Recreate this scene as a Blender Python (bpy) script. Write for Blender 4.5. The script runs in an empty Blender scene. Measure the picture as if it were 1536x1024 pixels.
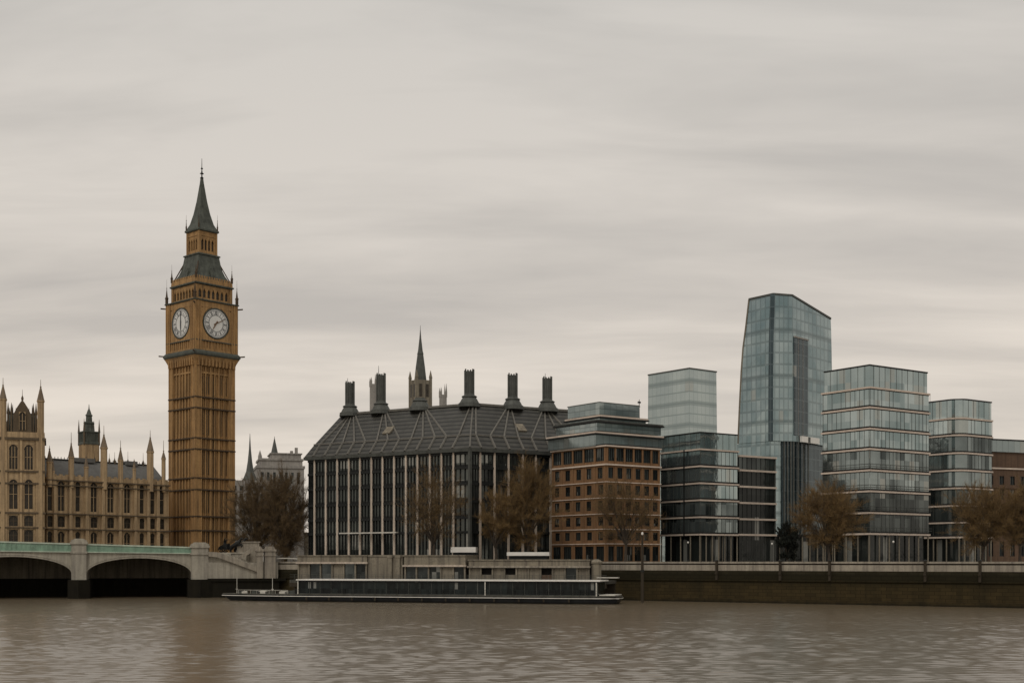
import bpy, math, random
from mathutils import Matrix, Vector
R = math.radians
random.seed(7)
scene = bpy.context.scene
col = scene.collection

# ------------------------------------------------------------------ camera, sky, sun, exposure
F, HOR, CAMZ = 1900.0, 842.0, 7.5
cam_d = bpy.data.cameras.new('camera')
cam = bpy.data.objects.new('camera', cam_d); col.objects.link(cam)
cam.location = (0, 0, CAMZ); cam.rotation_euler = (R(90), 0, 0)
cam_d.sensor_width = 36; cam_d.lens = F / 1536 * 36
cam_d.shift_y = (HOR - 512) / 1536
cam_d.clip_start = 1; cam_d.clip_end = 9000
scene.camera = cam
scene.view_settings.view_transform = 'Standard'; scene.view_settings.look = 'None'
scene.view_settings.exposure = 0; scene.view_settings.gamma = 1
SUN_EL, SUN_AZ = 48, 200          # azimuth measured clockwise from +Y: behind the camera, a little to its left

class G:
    """tiny node-graph helper"""
    def __init__(s, nt): s.nt = nt; nt.nodes.clear()
    def n(s, t, **kw):
        nd = s.nt.nodes.new(t)
        for k, v in kw.items(): setattr(nd, k, v)
        return nd
    def l(s, a, b): s.nt.links.new(a, b)
    def put(s, inp, v):
        if hasattr(v, 'is_output'): s.l(v, inp)
        else: inp.default_value = v
    def math(s, op, a, b=0.0, c=None, clamp=False):
        nd = s.n('ShaderNodeMath', operation=op); nd.use_clamp = clamp
        s.put(nd.inputs[0], a); s.put(nd.inputs[1], b)
        if c is not None: s.put(nd.inputs[2], c)
        return nd.outputs[0]
    def mix(s, f, a, b):
        nd = s.n('ShaderNodeMix', data_type='RGBA')
        s.put(nd.inputs[0], f); s.put(nd.inputs[6], a); s.put(nd.inputs[7], b)
        return nd.outputs[2]
    def ramp(s, f, pts):
        nd = s.n('ShaderNodeValToRGB'); s.put(nd.inputs[0], f)
        e = nd.color_ramp.elements
        while len(e) < len(pts): e.new(0.5)
        for i, (p, c) in enumerate(pts):
            e[i].position = p; e[i].color = (c, c, c, 1) if isinstance(c, (int, float)) else (*c, 1)
        return nd.outputs[0]
    def noise(s, vec, scale, detail=4, rough=.55, dist=0.0):
        nd = s.n('ShaderNodeTexNoise'); s.l(vec, nd.inputs['Vector'])
        nd.inputs['Scale'].default_value = scale; nd.inputs['Detail'].default_value = detail
        nd.inputs['Roughness'].default_value = rough; nd.inputs['Distortion'].default_value = dist
        return nd.outputs[0]
    def sep(s, v):
        nd = s.n('ShaderNodeSeparateXYZ'); s.l(v, nd.inputs[0]); return nd.outputs
    def comb(s, x, y, z):
        nd = s.n('ShaderNodeCombineXYZ')
        for i, v in enumerate((x, y, z)): s.put(nd.inputs[i], v)
        return nd.outputs[0]
    def vmul(s, v, xyz):
        nd = s.n('ShaderNodeVectorMath', operation='MULTIPLY'); s.l(v, nd.inputs[0]); nd.inputs[1].default_value = xyz
        return nd.outputs[0]
    def white(s, v):
        nd = s.n('ShaderNodeTexWhiteNoise', noise_dimensions='3D'); s.l(v, nd.inputs[0]); return nd.outputs[0]

world = bpy.data.worlds.new('World'); scene.world = world; world.use_nodes = True
g = G(world.node_tree)
tc = g.n('ShaderNodeTexCoord').outputs['Generated']
dx, dy, dz = g.sep(tc)
zc = g.math('MAXIMUM', dz, 0.0)
inv = g.math('DIVIDE', 1.0, g.math('ADD', zc, 0.16))
pv = g.comb(g.math('MULTIPLY', dx, inv), g.math('MULTIPLY', dy, inv), 0.0)
rot = g.n('ShaderNodeMapping'); g.l(pv, rot.inputs[0]); rot.inputs['Rotation'].default_value = (0, 0, R(9)); rot.inputs['Location'].default_value = (3.1, 1.7, 0)
rot.inputs['Scale'].default_value = (0.34, 1.0, 1.0)
c1 = g.noise(rot.outputs[0], 1.25, 6, .52, .35)
c2 = g.noise(rot.outputs[0], 4.2, 5, .55, .5)
cl = g.math('ADD', g.math('MULTIPLY', c1, .68), g.math('MULTIPLY', c2, .32))
cloud = g.ramp(cl, [(.38, (.475, .456, .435)), (.50, (.573, .546, .513)), (.61, (.675, .64, .598))])
# an overcast sky is warmer and paler at the horizon and much brighter overhead
hz = g.ramp(zc, [(0.0, (1.25, 1.165, 1.075)), (.14, (1.22, 1.15, 1.07)), (.24, (1.08, 1.045, 1.0)), (.42, (.97, .97, .955)), (.55, (1.0, 1.0, .985)), (1.0, (1.15, 1.15, 1.13))])
cm = g.n('ShaderNodeMix', data_type='RGBA', blend_type='MULTIPLY'); cm.inputs[0].default_value = 1
g.l(cloud, cm.inputs[6]); g.l(hz, cm.inputs[7])
bgc = g.n('ShaderNodeBackground'); g.l(cm.outputs[2], bgc.inputs[0]); bgc.inputs[1].default_value = 1.0
sky = g.n('ShaderNodeTexSky', sky_type='NISHITA'); sky.sun_disc = False
sky.sun_elevation = R(SUN_EL); sky.sun_rotation = R(SUN_AZ)
bgs = g.n('ShaderNodeBackground'); g.l(sky.outputs[0], bgs.inputs[0]); bgs.inputs[1].default_value = 0.08
mx = g.n('ShaderNodeMixShader'); mx.inputs[0].default_value = .93
g.l(bgs.outputs[0], mx.inputs[1]); g.l(bgc.outputs[0], mx.inputs[2])
wo = g.n('ShaderNodeOutputWorld'); g.l(mx.outputs[0], wo.inputs[0])

sun_d = bpy.data.lights.new('sun', 'SUN'); sun_d.energy = 0.7; sun_d.angle = R(22); sun_d.color = (1, .95, .87)
sun = bpy.data.objects.new('sun', sun_d); col.objects.link(sun)
az, el = R(SUN_AZ), R(SUN_EL)
sdir = Vector((math.sin(az) * math.cos(el), math.cos(az) * math.cos(el), math.sin(el)))
sun.rotation_euler = sdir.to_track_quat('Z', 'Y').to_euler()

# ------------------------------------------------------------------ mesh helpers
class MB:
    def __init__(s): s.v = []; s.f = []; s.m = Matrix.Identity(4)
    def add(s, vs, fs):
        b = len(s.v)
        s.v += [tuple(s.m @ Vector(p)) for p in vs]
        s.f += [tuple(i + b for i in f) for f in fs]
    def box(s, x0, x1, y0, y1, z0, z1):
        s.add([(x0, y0, z0), (x1, y0, z0), (x1, y1, z0), (x0, y1, z0), (x0, y0, z1), (x1, y0, z1), (x1, y1, z1), (x0, y1, z1)],
              [(3, 2, 1, 0), (4, 5, 6, 7), (0, 1, 5, 4), (1, 2, 6, 5), (2, 3, 7, 6), (3, 0, 4, 7)])
    def quad(s, *p): s.add(p, [tuple(range(len(p)))])
    def loft(s, rings, cap=True):
        n = len(rings[0]); vs = [p for r in rings for p in r]; fs = []
        for k in range(len(rings) - 1):
            for i in range(n):
                j = (i + 1) % n
                fs.append((k * n + i, k * n + j, (k + 1) * n + j, (k + 1) * n + i))
        if cap: fs += [tuple(reversed(range(n))), tuple(range((len(rings) - 1) * n, len(rings) * n))]
        s.add(vs, fs)
    def prism(s, poly, z0, z1): s.loft([[(x, y, z0) for x, y in poly], [(x, y, z1) for x, y in poly]])
    def lathe(s, prof, n=12, cx=0, cy=0, rot=0.0):
        s.loft([[(cx + r * math.cos(rot + 2 * math.pi * i / n), cy + r * math.sin(rot + 2 * math.pi * i / n), z) for i in range(n)] for r, z in prof])
    def sq(s, prof, cx=0, cy=0):       # square sections: (half side, z)
        s.loft([[(cx - h, cy - h, z), (cx + h, cy - h, z), (cx + h, cy + h, z), (cx - h, cy + h, z)] for h, z in prof])
    def tube(s, pts, rad, n=6):
        rings = []
        for i, p in enumerate(pts):
            a = Vector(pts[max(i - 1, 0)]); b = Vector(pts[min(i + 1, len(pts) - 1)])
            d = (b - a).normalized(); u = d.orthogonal().normalized(); w = d.cross(u)
            r = rad[i] if isinstance(rad, (list, tuple)) else rad
            rings.append([tuple(Vector(p) + (u * math.cos(2 * math.pi * k / n) + w * math.sin(2 * math.pi * k / n)) * r) for k in range(n)])
        # keep the rings from twisting against each other
        for k in range(1, len(rings)):
            best = min(range(n), key=lambda o: (Vector(rings[k][o]) - Vector(pts[k]) - Vector(rings[k - 1][0]) + Vector(pts[k - 1])).length)
            rings[k] = rings[k][best:] + rings[k][:best]
        s.loft(rings)
    def bar(s, p, q, w, h):            # rectangular bar between two points, w across, h upward
        p, q = Vector(p), Vector(q); d = (q - p).normalized()
        side = d.cross(Vector((0, 0, 1)));  side = side.normalized() * w / 2 if side.length > 1e-6 else Vector((w / 2, 0, 0))
        up = side.cross(d).normalized() * h / 2
        s.loft([[tuple(c + a) for a in (-side - up, side - up, side + up, -side + up)] for c in (p, q)])
    def slab(s, pts2, y0, y1):         # a polygon in the x-z plane with depth in y
        n = len(pts2)
        s.add([(x, y0, z) for x, z in pts2] + [(x, y1, z) for x, z in pts2],
              [tuple(range(n)), tuple(reversed(range(n, 2 * n)))] + [(i, i + n, (i + 1) % n + n, (i + 1) % n) for i in range(n)])
    def wall(s, x0, x1, z0, z1, ops, depth):   # sheet at y=0 with recessed openings
        xs = sorted({x0, x1, *[o[0] for o in ops], *[o[1] for o in ops]}); zs = sorted({z0, z1, *[o[2] for o in ops], *[o[3] for o in ops]})
        for i in range(len(xs) - 1):
            for k in range(len(zs) - 1):
                mx_, mz_ = (xs[i] + xs[i + 1]) / 2, (zs[k] + zs[k + 1]) / 2
                if any(o[0] < mx_ < o[1] and o[2] < mz_ < o[3] for o in ops): continue
                s.quad((xs[i], 0, zs[k]), (xs[i + 1], 0, zs[k]), (xs[i + 1], 0, zs[k + 1]), (xs[i], 0, zs[k + 1]))
        for a, b, c, d in ops:
            s.quad((a, 0, c), (a, 0, d), (a, depth, d), (a, depth, c)); s.quad((b, 0, d), (b, 0, c), (b, depth, c), (b, depth, d))
            s.quad((b, 0, c), (a, 0, c), (a, depth, c), (b, depth, c)); s.quad((a, 0, d), (b, 0, d), (b, depth, d), (a, depth, d))
    def mesh(s, name, mat, smooth=False):
        me = bpy.data.meshes.new(name); me.from_pydata(s.v, [], s.f); me.materials.append(mat); me.update()
        if smooth:
            for p in me.polygons: p.use_smooth = True
        return me
    def build(s, name, mat, parent=None, smooth=False, loc=None, rot=None):
        o = bpy.data.objects.new(name, s.mesh(name, mat, smooth)); col.objects.link(o)
        if parent: o.parent = parent
        if loc: o.location = loc
        if rot: o.rotation_euler = rot
        return o
def join(name, parts, parent):
    all_ = MB(); idx = []; mats = []
    for k, (m_, mat) in enumerate(parts): all_.add(m_.v, m_.f); idx += [k] * len(m_.f); mats.append(mat)
    o = all_.build(name, mats[0], parent)
    for mat in mats[1:]: o.data.materials.append(mat)
    o.data.polygons.foreach_set('material_index', idx); o.data.update(); return o
def link(name, me, parent, loc=(0, 0, 0), rz=0.0):
    o = bpy.data.objects.new(name, me); col.objects.link(o); o.parent = parent; o.location = loc; o.rotation_euler = (0, 0, rz); return o
def tag(o, label=None, cat=None, group=None, kind=None):
    for k, v in (('label', label), ('category', cat), ('group', group), ('kind', kind)):
        if v: o[k] = v
    return o
def thing(name, label, cat, loc, rz=0.0, group=None):
    o = bpy.data.objects.new(name, None); col.objects.link(o); o.location = loc; o.rotation_euler = (0, 0, rz)
    return tag(o, label, cat, group)
def zpx(py, D): return CAMZ + (HOR - py) * D / F
def xpx(px, D): return (px - 768) * D / F
def along(o, ang, px):               # distance along a plan line from o at angle ang to where column px is seen
    k = (px - 768) / F; c, s_ = math.cos(ang), math.sin(ang)
    return (k * o[1] - o[0]) / (c - k * s_)
GB = 7.3                              # ground level behind the river wall

# ------------------------------------------------------------------ materials
def principled(name, fn):
    m = bpy.data.materials.new(name); m.use_nodes = True; g = G(m.node_tree)
    b = g.n('ShaderNodeBsdfPrincipled'); o = g.n('ShaderNodeOutputMaterial'); g.l(b.outputs[0], o.inputs[0])
    fn(g, b, g.n('ShaderNodeTexCoord').outputs['Object']); return m
def bump(g, b, h, strength=.4, dist=.05):
    nd = g.n('ShaderNodeBump'); nd.inputs['Strength'].default_value = strength; nd.inputs['Distance'].default_value = dist
    g.l(h, nd.inputs['Height']); g.l(nd.outputs[0], b.inputs['Normal'])
def sc(c, k): return (c[0] * k, c[1] * k, c[2] * k, 1)
def stone(name, c, dirt=.5, rough=.9, streak=1.0, course=0.5):
    def fn(g, b, co):
        big = g.noise(co, .16, 5, .6)
        fine = g.noise(co, 2.3, 5, .65)
        st = g.noise(g.vmul(co, (1.6, 1.6, .09)), 1.0, 5, .6)
        x, y, z = g.sep(co)
        blk = g.white(g.comb(g.math('FLOOR', g.math('MULTIPLY', g.math('ADD', x, y), .9)), g.math('FLOOR', g.math('MULTIPLY', z, 1 / course)), 3.0))
        base = g.mix(g.ramp(big, [(.3, 0), (.7, 1)]), sc(c, .82), sc(c, 1.14))
        base = g.mix(g.math('MULTIPLY', blk, .28), base, sc(c, .72))
        dk = (c[0] * .34, c[1] * .33, c[2] * .36, 1)
        base = g.mix(g.math('MULTIPLY', g.ramp(st, [(.42, 0), (.72, 1)]), dirt * streak), base, dk)
        base = g.mix(g.math('MULTIPLY', g.ramp(fine, [(.5, 0), (.8, 1)]), dirt * .7), base, dk)
        g.l(base, b.inputs['Base Color']); b.inputs['Roughness'].default_value = rough
        bump(g, b, g.math('ADD', fine, g.math('MULTIPLY', st, .6)), .5, .06)
    return principled(name, fn)
def plain(name, c, rough=.6, metal=0.0, var=.25, spec=.5, nscale=.7):
    def fn(g, b, co):
        n1 = g.noise(co, nscale, 6, .65)
        st = g.noise(g.vmul(co, (1.3, 1.3, .12)), 1.0, 4, .6)
        f = g.math('ADD', g.math('MULTIPLY', n1, .6), g.math('MULTIPLY', st, .4))
        base = g.mix(g.ramp(f, [(.35, 0), (.65, 1)]), sc(c, 1 - var), sc(c, 1 + var))
        g.l(base, b.inputs['Base Color'])
        g.l(g.ramp(n1, [(.3, max(rough - .1, .02)), (.7, min(rough + .12, 1))]), b.inputs['Roughness'])
        b.inputs['Metallic'].default_value = metal; b.inputs['Specular IOR Level'].default_value = spec
    return principled(name, fn)
def glass(name, tint, dark, pane, storey, metal=.75, rough=.07, blind=.12, lines=0.0, line_c=(.05, .06, .06), z_line=.07, x_line=.06, band=0, off=0.0, vary=1.0, cx=1.0, cy=1.0):
    def fn(g, b, co):
        x, y, z = g.sep(co)
        u = g.math('DIVIDE', g.math('ADD', g.math('ADD', g.math('MULTIPLY', x, cx), g.math('MULTIPLY', y, cy)), 200.0), pane); w = g.math('DIVIDE', g.math('ADD', z, 60.0 + off), storey)
        fu, fw = g.math('FLOOR', u), g.math('FLOOR', w)
        r1 = g.white(g.comb(fu, fw, 1.0)); r2 = g.white(g.comb(g.math('FLOOR', g.math('DIVIDE', u, 3.0)), fw, 7.0))
        refl_patch = g.noise(g.vmul(co, (.13, .13, .10)), 1.0, 3, .5)  # broad patches in the tint imitate reflected shapes
        k = g.math('ADD', g.math('MULTIPLY', r1, .42 * vary), g.math('MULTIPLY', r2, .34 * vary)); k = g.math('ADD', k, g.math('MULTIPLY', refl_patch, .8 + .76 * (1 - vary)))
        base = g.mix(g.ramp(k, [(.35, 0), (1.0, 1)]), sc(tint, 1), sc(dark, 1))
        base = g.mix(g.math('MULTIPLY', g.math('GREATER_THAN', r1, 1 - blind), .5), base, sc((.42, .42, .38), 1))
        if lines:
            pu, pw = g.math('FRACT', u), g.math('FRACT', w)
            lx = g.math('LESS_THAN', pu, x_line); lz = g.math('LESS_THAN', pw, z_line)
            m_ = g.math('MAXIMUM', lx, lz)
            base = g.mix(g.math('MULTIPLY', m_, lines), base, sc(line_c, 1))
            if band:
                bw = g.math('FRACT', g.math('DIVIDE', g.math('ADD', w, .2), float(band)))
                base = g.mix(g.math('MULTIPLY', g.math('LESS_THAN', bw, .3 / band * 1.6), lines * .8), base, sc(line_c, .9))
        g.l(base, b.inputs['Base Color']); b.inputs['Metallic'].default_value = metal; b.inputs['Specular IOR Level'].default_value = .5 if metal > .4 else .28
        g.l(g.math('ADD', rough, g.math('MULTIPLY', r2, .05)), b.inputs['Roughness'])
        nz = g.noise(co, .45, 2, .5)
        bump(g, b, g.math('ADD', nz, g.math('MULTIPLY', r1, .0)), .10, .25)
    return principled(name, fn)

M = {}
M['tower_stone'] = stone('tower_stone', (.45, .265, .108), .85, course=1.4)
M['tower_dark'] = stone('tower_dark', (.085, .055, .03), .6)
M['palace_stone'] = stone('palace_stone', (.50, .355, .20), .8, course=1.2)
M['spire_stone'] = stone('spire_stone', (.24, .18, .12), .6)
M['palace_dark'] = stone('palace_dark', (.13, .095, .058), .5)
M['bridge_stone'] = stone('bridge_stone', (.42, .385, .31), .65, course=.7)
M['pale_stone'] = stone('pale_stone', (.38, .335, .265), .8, course=.8)
M['far_stone'] = stone('far_stone', (.36, .335, .30), .5, course=2.5)
M['sand_col'] = stone('sand_col', (.62, .52, .42), .5)
M['terminal_stone'] = stone('terminal_stone', (.27, .235, .175), .85)
M['slab'] = stone('slab', (.70, .58, .48), .25, streak=.5)
M['brick'] = stone('brick', (.25, .135, .062), .6, course=.3)
M['brick_far'] = stone('brick_far', (.14, .085, .052), .6, course=.3)
M['iron_roof'] = plain('iron_roof', (.088, .095, .08), .6, .1, .45, spec=0.2)
M['slate'] = plain('slate', (.15, .148, .14), .75, 0, .22, spec=0.2)
M['dark_iron'] = plain('dark_iron', (.035, .036, .034), .6, .2, spec=0.2)
M['green_paint'] = plain('green_paint', (.20, .31, .225), .5, 0, .3)
M['pale_green'] = plain('pale_green', (.46, .52, .42), .5, 0, .2)
M['white_paint'] = plain('white_paint', (.80, .77, .71), .4, 0, .08)
M['off_white'] = plain('off_white', (.60, .57, .50), .6, 0, .2)
M['hull'] = plain('hull', (.018, .019, .02), .35, 0, .3, spec=0.2)
M['deck'] = plain('deck', (.09, .085, .07), .9, 0, .4, .2)
M['statue'] = plain('statue', (.018, .018, .017), .42, .3, .3, spec=0.2)
M['dark_frame'] = plain('dark_frame', (.022, .023, .022), .5, .2, spec=0.2)
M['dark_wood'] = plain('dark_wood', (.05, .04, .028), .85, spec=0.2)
M['gun_metal'] = plain('gun_metal', (.095, .098, .088), .55, .2, .3, spec=0.2)
M['interior'] = plain('interior', (.03, .028, .025), .9, spec=0.2)
M['ground'] = plain('ground', (.20, .19, .17), .95)
M['tower_glass'] = glass('tower_glass', (.40, .47, .472), (.18, .25, .265), 1.5, 3.8, .8, .10, .02, .5, (.12, .155, .16), .17, .22, 4, vary=.55, cy=-.15)
M['tower_dark_glass'] = glass('tower_dark_glass', (.06, .09, .10), (.03, .048, .056), 1.5, 3.8, .5, .12, .02, .6, (.12, .155, .165), .08, .14, cy=-.15)
M['back_glass'] = glass('back_glass', (.48, .54, .525), (.36, .42, .42), 1.6, 3.06, .78, .13, .03, .6, (.20, .25, .25), .12, .06, 2, vary=.4)
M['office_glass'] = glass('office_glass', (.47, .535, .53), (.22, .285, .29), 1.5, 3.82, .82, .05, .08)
M['office_mid'] = glass('office_mid', (.36, .415, .41), (.05, .064, .064), 1.5, 3.82, .7, .05, .08)  # darker copy for middle and lower storeys; dark reflections put into the tint
M['office_dark'] = glass('office_dark', (.11, .128, .122), (.012, .017, .017), 1.5, 3.82, .5, .05, .07)  # darkest copy, low storeys: its tint imitates mirrored dark surroundings
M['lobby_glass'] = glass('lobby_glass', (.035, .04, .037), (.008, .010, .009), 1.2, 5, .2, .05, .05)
M['penthouse_glass'] = glass('penthouse_glass', (.37, .42, .41), (.21, .255, .26), 1.7, 4, .7, .10, .05, .5, (.05, .06, .06), .04, .06)
M['bronze_glass'] = glass('bronze_glass', (.11, .12, .108), (.02, .024, .022), 1.1, 3.7, .5, .07, .08)
M['pane'] = glass('pane', (.06, .07, .068), (.012, .014, .013), .9, 2.2, .3, .08, .14)
M['pane_pale'] = glass('pane_pale', (.15, .165, .155), (.035, .045, .045), 1.1, 3.4, .5, .08, .12)
M['gothic_glass'] = plain('gothic_glass', (.048, .04, .03), .3, 0, .5, spec=0.2)
M['boat_glass'] = glass('boat_glass', (.022, .03, .029), (.004, .006, .006), .55, 1.25, .05, .06, .04)
M['dial'] = plain('dial', (.74, .73, .69), .35, 0, .06)
M['numeral'] = plain('numeral', (.045, .05, .055), .5)
M['gold_hand'] = plain('gold_hand', (.15, .08, .035), .5)

def roof_fn(g, b, co):
    x, y, z = g.sep(co)
    wv = g.math('FRACT', g.math('MULTIPLY', z, 1.0))
    seam = g.math('LESS_THAN', wv, .36)
    n1 = g.noise(co, .5, 6, .65)
    base = g.mix(g.ramp(n1, [(.3, 0), (.7, 1)]), (.05, .048, .042, 1), (.092, .088, .076, 1))
    base = g.mix(g.math('MULTIPLY', seam, .85), base, (.018, .018, .016, 1))
    g.l(base, b.inputs['Base Color']); b.inputs['Roughness'].default_value = .5; b.inputs['Metallic'].default_value = .25
    bump(g, b, wv, .6, .25)
M['bronze_roof'] = principled('bronze_roof', roof_fn)
M['bronze_rib'] = plain('bronze_rib', (.15, .14, .12), .6, .1)

def river_wall_fn(g, b, co):
    x, y, z = g.sep(co)
    st = g.noise(g.vmul(co, (.5, .5, .07)), 1.0, 5, .6); n1 = g.noise(co, .35, 6, .65)
    # tide stain: the height weed and slime reach on the wall
    zz = g.math('ADD', z, g.math('MULTIPLY', g.math('SUBTRACT', n1, .5), 1.2))
    c1 = g.ramp(g.math('DIVIDE', zz, 7.5), [(.0, (.016, .013, .008)), (.09, (.065, .046, .02)), (.40, (.058, .042, .018)), (.56, (.026, .021, .010)), (.70, (.022, .019, .010)), (.80, (.06, .05, .03)), (.87, (.24, .21, .15))])
    c1 = g.mix(g.math('MULTIPLY', g.ramp(st, [(.4, 0), (.7, 1)]), .6), c1, (.022, .019, .010, 1))
    cr_ = g.math('DIVIDE', z, .62); blk = g.white(g.comb(g.math('FLOOR', g.math('ADD', g.math('DIVIDE', x, 1.5), g.math('MULTIPLY', g.math('FLOOR', cr_), .5))), g.math('FLOOR', cr_), 2.0))
    c1 = g.mix(g.math('MULTIPLY', blk, .35), c1, (.014, .011, .006, 1))
    jt = g.math('MAXIMUM', g.math('LESS_THAN', g.math('FRACT', cr_), .10), g.math('LESS_THAN', g.math('FRACT', g.math('ADD', g.math('DIVIDE', x, 1.5), g.math('MULTIPLY', g.math('FLOOR', cr_), .5))), .05))
    c1 = g.mix(g.math('MULTIPLY', jt, .5), c1, (.008, .007, .004, 1))
    g.l(c1, b.inputs['Base Color']); b.inputs['Roughness'].default_value = .9; b.inputs['Specular IOR Level'].default_value = .15
    bump(g, b, g.math('ADD', n1, st), .6, .1)
M['river_wall'] = principled('river_wall', river_wall_fn)
M['wet_wall'] = plain('wet_wall', (.014, .012, .008), .9, 0, .4, .15)

def water_fn(g, b, co):
    b.inputs['IOR'].default_value = 1.6; b.inputs['Roughness'].default_value = .21
    murk = g.noise(g.vmul(co, (.012, .05, 1)), 1.0, 4, .5)
    g.l(g.mix(murk, (.13, .10, .063, 1), (.175, .138, .092, 1)), b.inputs['Base Color'])
    a = g.noise(g.vmul(co, (.16, .42, 1)), 1.0, 4, .55, .4)
    f = g.noise(g.vmul(co, (.7, 1.9, 1)), 1.0, 4, .6, .3)
    pt = g.ramp(g.noise(g.vmul(co, (.014, .04, 1)), 1.0, 3, .5), [(.35, .45), (.65, 1.0)])
    h = g.math('MULTIPLY', g.math('ADD', g.math('MULTIPLY', a, 1.0), g.math('MULTIPLY', f, .32)), pt)
    bump(g, b, h, .5, .08)
M['water'] = principled('water', water_fn)
M['bark'] = plain('bark', (.055, .042, .03), .95, 0, .35)
def twig_mat(name, a, c):
    def fn(g, b, co):
        n1 = g.noise(co, .45, 4, .6)
        g.l(g.mix(g.ramp(n1, [(.35, 0), (.65, 1)]), (*a, 1), (*c, 1)), b.inputs['Base Color']); b.inputs['Roughness'].default_value = .9
    return principled(name, fn)
M['twig_brown'] = twig_mat('twig_brown', (.095, .06, .024), (.185, .117, .046))
M['twig_gold'] = twig_mat('twig_gold', (.12, .074, .028), (.22, .137, .052))
M['twig_dark'] = twig_mat('twig_dark', (.085, .055, .026), (.16, .104, .046))
M['evergreen'] = twig_mat('evergreen', (.009, .011, .008), (.022, .026, .017))

# ------------------------------------------------------------------ the setting: water, land, river bed
import numpy as np
def river():
    xs = np.arange(-118, 118.01, .34); ys = [58.0]
    while ys[-1] < 298: ys.append(ys[-1] + .14 + (ys[-1] - 58) * .0013)
    ys = np.array(ys)
    X, Y = np.meshgrid(xs, ys); Z = np.zeros_like(X); rs = np.random.RandomState(5)
    n = 90; slope = .088
    for i in range(n):
        lam = .70 * (1.9 / .70) ** rs.rand(); a = rs.normal(math.pi / 2 + .12, .5); k = 2 * math.pi / lam
        kx, ky = k * math.cos(a), k * math.sin(a)
        Z += slope * math.sqrt(2 / n) / k * np.sin(kx * X + ky * Y + rs.rand() * 6.28)
    patch = .97 + .16 * np.sin(X * .043 + 1.1 * np.sin(Y * .05) + .6) * np.sin(Y * .11 + .02 * X) + .12 * np.sin(X * .11 + Y * .23)
    edge = np.clip(np.minimum(np.minimum(X + 118, 118 - X), np.minimum(Y - 58, ys[-1] - Y)) / 8, 0, 1)
    Z *= patch * edge * np.interp(Y, [58, 120, 180, 235], [1.0, 1.0, .85, .6])
    ny, nx = X.shape; V = np.stack([X, Y, Z], -1).reshape(-1, 3)
    idx = np.arange(ny * nx).reshape(ny, nx)
    Q = np.stack([idx[:-1, :-1], idx[:-1, 1:], idx[1:, 1:], idx[1:, :-1]], -1).reshape(-1, 4)
    b = len(V); x0, x1, y0, y1 = xs[0], xs[-1], ys[0], ys[-1]
    V = np.vstack([V, [(-3000, -1500, 0), (3000, -1500, 0), (3000, 3000, 0), (-3000, 3000, 0)]])
    c = [idx[0, 0], idx[0, -1], idx[-1, -1], idx[-1, 0]]
    Q = np.vstack([Q, [(b, b + 1, c[1], c[0]), (b + 1, b + 2, c[2], c[1]), (b + 2, b + 3, c[3], c[2]), (b + 3, b, c[0], c[3])]])
    me = bpy.data.meshes.new('river_water'); me.vertices.add(len(V)); me.vertices.foreach_set('co', V.ravel().astype(np.float32))
    me.loops.add(Q.size); me.loops.foreach_set('vertex_index', Q.ravel().astype(np.int32))
    me.polygons.add(len(Q)); me.polygons.foreach_set('loop_start', np.arange(0, Q.size, 4, dtype=np.int32)); me.polygons.foreach_set('use_smooth', np.ones(len(Q), bool))
    me.update(calc_edges=True); me.materials.append(M['water'])
    o = bpy.data.objects.new('river_water', me); col.objects.link(o); tag(o, kind='structure')
river()
BANK = [(-900, 285), (-66.5, 290), (-66.5, 274), (-50.5, 271.5), (16.2, 252.4), (25.5, 246), (83.3, 206), (210, 118), (900, 60)]
mb = MB(); mb.prism(BANK + [(3000, 60), (3000, 3200), (-3000, 3200), (-3000, 285)], .5, GB); tag(mb.build('riverside_ground', M['ground']), kind='structure')

def wall_run(mb_main, p, q, prof):
    (x0, y0), (x1, y1) = p, q
    dx_, dy_ = x1 - x0, y1 - y0; L = math.hypot(dx_, dy_); nx, ny = dy_ / L, -dx_ / L      # outward = towards the camera
    for o0, o1, z0, z1 in prof:
        mb_main.prism([(x0 + nx * o1, y0 + ny * o1), (x1 + nx * o1, y1 + ny * o1), (x1 + nx * o0, y1 + ny * o0), (x0 + nx * o0, y0 + ny * o0)], z0, z1)
ew = thing('embankment_wall', 'long river wall dark with weed under a pale stone coping right of the moored boat', 'river wall', (0, 0, 0))
runs = list(zip(BANK[2:-2], BANK[3:-1]))
m1, m2, m3, m4, m5 = MB(), MB(), MB(), MB(), MB()
for p, q in runs:
    wall_run(m1, p, q, [(-.6, .55, -3, 5.85), (.55, .8, 3.95, 4.2)])
    wall_run(m2, p, q, [(-.6, .62, 5.85, 6.92)])
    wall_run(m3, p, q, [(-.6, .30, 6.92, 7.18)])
    wall_run(m4, p, q, [(-.6, .70, 7.18, 7.52)])
    wall_run(m5, p, q, [(.55, 1.15, -3, .72)])
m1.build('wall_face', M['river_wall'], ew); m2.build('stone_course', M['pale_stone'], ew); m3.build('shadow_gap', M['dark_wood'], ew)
m4.build('coping', M['pale_stone'], ew); m5.build('footing', M['river_wall'], ew)
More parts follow.
